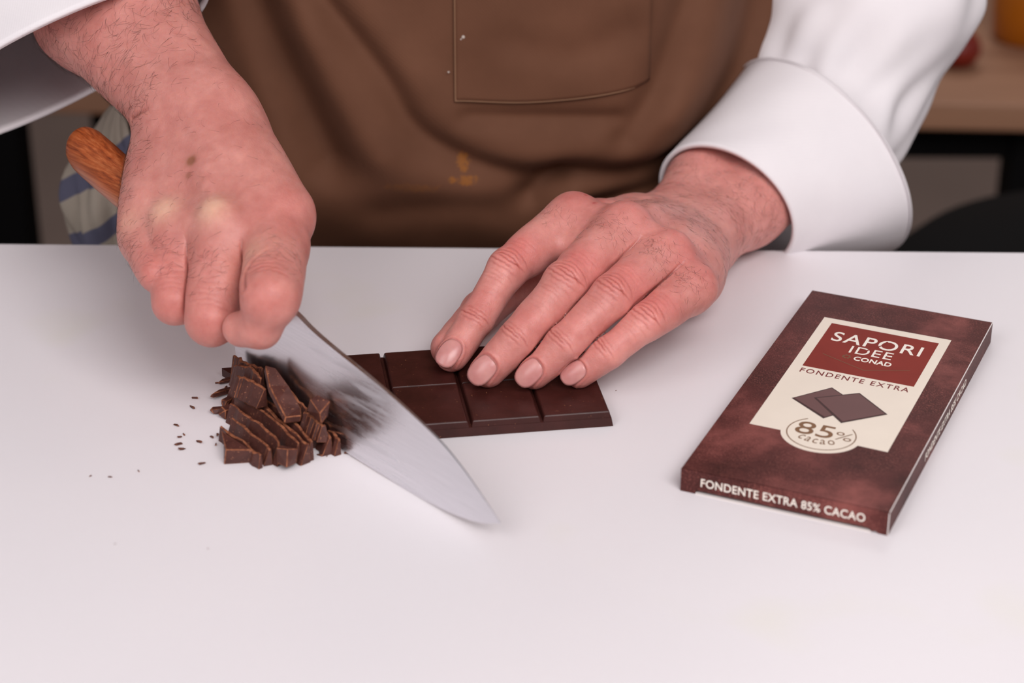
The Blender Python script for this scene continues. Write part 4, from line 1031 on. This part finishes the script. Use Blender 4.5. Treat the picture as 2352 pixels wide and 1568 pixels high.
        o = bm_obj(name, bm, [M['face'], M['cut']]); o.location = [x * S for x in c]
        if bev: bevel_mod(o, bev, 1, 1, 0.5)
        return tag(o, label, cat, group)
    for i, (c, sz, rz, ti, lb) in enumerate(J['chunks']): chunk('chocolate_chunk', c, sz, rz, ti, lb, seed=i + 20)
    for i, c in enumerate(J['crumbs']):
        s_ = RND.uniform(1.2, 2.6) if i < 12 else RND.uniform(.7, 2.2)
        if c[1] < -128 or c[0] > 20: s_ = .45; lb, gp = 'lone dark chocolate speck far out on the white board', 'lone specks on the board'
        elif c[0] < -128: lb, gp = 'tiny dark chocolate speck at the far left of the crumb trail', 'specks far left of the pile'; s_ = min(s_, 1.0)
        elif c[0] < -108: lb, gp = 'dark chocolate crumb scattered just left of the chopped pile', 'crumbs left of the pile'
        else: lb, gp = 'chocolate crumb lying right at the foot of the chopped pile', 'crumbs at the foot of the pile'
        chunk('chocolate_crumb', c, (s_ * 1.7, s_ * .6, s_ * .5), RND.uniform(0, 3.1), .1, lb, 'chocolate crumb', gp, 0.12, 60 + i)
build_pile()

# ------------------------------------------------------------------ chocolate carton
PKO, PKR = (60.46, -119.25, 0.0), -0.4115; PW, PL, PH = 76.0, 163.6, 9.2
def text_part(name, s, parent, mat, x, y, z, width, height, bold=0.0, spacing=1.0, rot=None, align='LEFT', shear=0.0):
    """lettering as a thin raised print: fitted to width x height with its lower left at x, y"""
    cu = bpy.data.curves.new(name, 'FONT'); cu.body = s; cu.size = 1.0; cu.offset = bold; cu.space_character = spacing; cu.resolution_u = 6; cu.shear = shear
    cu.extrude = 0.02; tmp = bpy.data.objects.new(name, cu); COL.objects.link(tmp)
    dg = bpy.context.evaluated_depsgraph_get(); me = bpy.data.meshes.new_from_object(tmp.evaluated_get(dg))
    bpy.data.objects.remove(tmp)
    n_ = len(me.vertices); co = np.empty(n_ * 3); me.vertices.foreach_get('co', co); co = co.reshape(-1, 3)
    lo, hi = co.min(0), co.max(0)
    q = (co - lo) / np.maximum(hi - lo, 1e-6); q = q * np.array([width, height, 0.05])
    if rot is not None: q = np.array([rot(p) for p in q])
    else: q = q + np.array([x, y, z])
    me.vertices.foreach_set('co', (q * S).astype(np.float32).ravel()); me.update()
    o = bpy.data.objects.new(name, me); COL.objects.link(o); me.materials.clear(); me.materials.append(mat); o.parent = parent
    return o
def build_carton():
    root = tag(empty('chocolate_carton', PKO, PKR), 'dark brown printed chocolate carton lying flat on the board', 'carton')
    # sleeve of card: top, bottom, two long sides; open short end closed by a tuck flap
    bm = bmesh.new(); t = .45
    box(bm, (0, 0, PH - t), (PW, PL, PH))
    o = bm_obj('top_panel', bm, M['carton'], root); bevel_mod(o, .2, 2)
    bm = bmesh.new(); box(bm, (0, 1.2, 0), (t, PL, PH - t)); bm_obj('side_panel', bm, M['carton'], root)
    bm = bmesh.new(); box(bm, (PW - t, 1.2, 0), (PW, PL, PH - t)); sd = bm_obj('side_panel', bm, M['carton'], root)
    bm = bmesh.new(); box(bm, (t, 1.0, 0), (PW - t, PL, t)); bm_obj('bottom_panel', bm, M['cardboard'], root)
    bm = bmesh.new(); box(bm, (0, PL - t, t), (PW, PL, PH - t)); bm_obj('end_panel', bm, M['carton'], root)
    # front flap: its lower edge is cut short between two full-height ears, showing white card below
    pr = [(0, 0), (5.6, 0), (5.9, 1.5), (69.2, 1.5), (70.2, .5), (71.6, .9), (72.6, .1), (76, 0), (76, PH), (0, PH)]
    vs = [(x, 0, z) for x, z in pr] + [(x, t, z) for x, z in pr]; n_ = len(pr)
    fs = [tuple(range(n_)), tuple(range(2 * n_ - 1, n_ - 1, -1))] + [(i, n_ + i, n_ + (i + 1) % n_, (i + 1) % n_) for i in range(n_)]
    fl = mesh('front_flap', vs, fs, M['carton'], root)
    bm = bmesh.new(); bm.from_mesh(fl.data); bmesh.ops.recalc_face_normals(bm, faces=bm.faces); bm.to_mesh(fl.data); bm.free()
    bm = bmesh.new(); box(bm, (5.8, -.5, 0), (70, 1.0, .4)); bm_obj('tuck_edge', bm, M['cardboard'], root)
    # pale worn fold lines
    bm = bmesh.new(); box(bm, (PW - .25, .3, PH - .28), (PW + .06, PL - .3, PH + .03)); bm_obj('worn_fold', bm, M['cardboard'], root)
    bm = bmesh.new(); box(bm, (PW - .30, -.06, .3), (PW + .04, .22, PH - .3)); bm_obj('worn_fold', bm, M['cardboard'], root)
    z = PH + .04
    # cream label with a round lobe at its lower edge
    out = [(12, 140.5), (12, 41.5)]
    cx, cy, rx, ry = 38.6, 44.0, 14.8, 13.6
    a0 = math.asin((41.5 - cy) / ry)
    for k in range(33):
        a = math.pi - a0 + (math.pi + 2 * a0) * k / 32 if False else (math.pi - a0) + k / 32 * (math.pi + 2 * a0)
        out.append((cx + rx * math.cos(a), cy + ry * math.sin(a)))
    out += [(64.4, 41.2), (64.4, 140.5)]
    lb = prism('label_panel', out[::1], z - .06, z, M['cream'], root); lb['label'] = 'cream printed label'
    bm = bmesh.new(); bm.from_mesh(lb.data); bmesh.ops.recalc_face_normals(bm, faces=bm.faces); bm.to_mesh(lb.data); bm.free()
    z1 = z + .05
    prism('brand_panel', [(16.3, 95), (60.5, 95), (60.5, 135.6), (16.3, 136.2)], z, z1, M['redprint'], root)
    T = lambda *a, **kw: text_part('lettering', *a, **kw)
    w, dk = M['white'], M['maroon']
    T('SAPORI', root, w, 20.0, 120.8, z1, 36.2, 8.6, bold=.008, spacing=1.12)
    T('IDEE', root, w, 29.6, 113.2, z1, 17.0, 6.2, bold=.002, spacing=1.1)
    T('CONAD', root, w, 33.0, 107.4, z1, 15.0, 3.6, bold=.026, spacing=1.05)
    # flower mark and thin bracket line
    for k in range(7):
        a = 2 * math.pi * k / 7; prism('flower_petal', [(30 + 1.3 * math.cos(a) + .55 * math.cos(b), 109.3 + 1.3 * math.sin(a) + .55 * math.sin(b)) for b in [2 * math.pi * q / 8 for q in range(8)]], z1, z1 + .05, M['olive'], root)
    def stroke(pts, wd, mat, zz, name='thin_line'):
        vs, fs = [], []; P = [np.array(p, float) for p in pts]
        for i, p in enumerate(P):
            d = unit(P[min(i + 1, len(P) - 1)] - P[max(i - 1, 0)]); nn = np.array([-d[1], d[0]]) * wd / 2
            vs += [(*(p + nn), zz), (*(p - nn), zz), (*(p + nn), zz + .05), (*(p - nn), zz + .05)]
        for i in range(len(P) - 1):
            a = i * 4; b = a + 4; fs += [(a + 2, a + 3, b + 3, b + 2), (a, b, b + 1, a + 1), (a, a + 2, b + 2, b), (a + 1, b + 1, b + 3, a + 3)]
        return mesh(name, vs, fs, mat, root)
    stroke([(20.7, 108), (39.4, 100.4), (55.8, 107.6)], .4, M['olive'], z1)
    stroke([(38.4, 121.5), (40.5, 124.5), (41.5, 128.5)], .7, M['redprint'], z1 + .02); stroke([(34.5, 114.5), (36.5, 118.5)], .7, M['redprint'], z1 + .02)
    T('FONDENTE EXTRA', root, dk, 16.6, 89.5, z, 43.0, 3.7, bold=.01, spacing=1.25)
    # two printed chocolate squares
    def rhomb(pts, zz, mat, nm): return prism(nm, pts[::-1], zz, zz + .05, mat, root)
    rhomb([(20.4, 67.2), (32.0, 81.7), (46.5, 71.0), (35.9, 56.4)], z, M['choc_print_dark'], 'printed_square_edge')
    rhomb([(21.3, 67.6), (32.1, 81.0), (45.8, 71.0), (36.2, 57.6)], z + .05, M['choc_print'], 'printed_square')
    rhomb([(28.1, 70.8), (42.9, 81.4), (57.0, 69.0), (43.0, 55.5)], z + .10, M['choc_print_dark'], 'printed_square_edge')
    rhomb([(29.2, 70.7), (42.9, 80.6), (56.0, 69.0), (43.2, 56.8)], z + .15, M['choc_print'], 'printed_square')
    # broken ring round the cocoa figure
    rx, ry = 12.7, 11.9
    stroke([(cx + rx * math.cos(math.radians(a)), cy + .6 + ry * math.sin(math.radians(a))) for a in range(128, 404, 4)], .42, M['brown'], z)
    T('85', root, M['brown'], 28.6, 42.0, z, 14.2, 9.6, bold=.004, spacing=1.0)
    T('%', root, M['brown'], 43.6, 42.8, z, 6.4, 6.0, bold=-.008)
    def arc(p):
        x_ = p[0] - 7.9; a = x_ / 16.0; r = 15.5 - p[1]
        return np.array([38.3 + math.sin(a) * r, 51.2 - math.cos(a) * r + 1.2, z + p[2]])
    T('cacao', root, M['brown'], 0, 0, 0, 15.8, 3.4, bold=.0, spacing=1.25, rot=arc)
    T('FONDENTE EXTRA 85% CACAO', root, w, 0, 0, 0, 60.0, 3.35, bold=.012, spacing=1.05, rot=lambda p: np.array([7.6 + p[0], -.02 - p[2], 3.35 + p[1]]))
    T('FONDENTE EXTRA 85% CACAO', root, w, 0, 0, 0, 66.0, 3.2, bold=.012, spacing=1.05, rot=lambda p: np.array([PW + .02 + p[2], 51.8 + p[0], 2.4 + p[1]]))
build_carton()
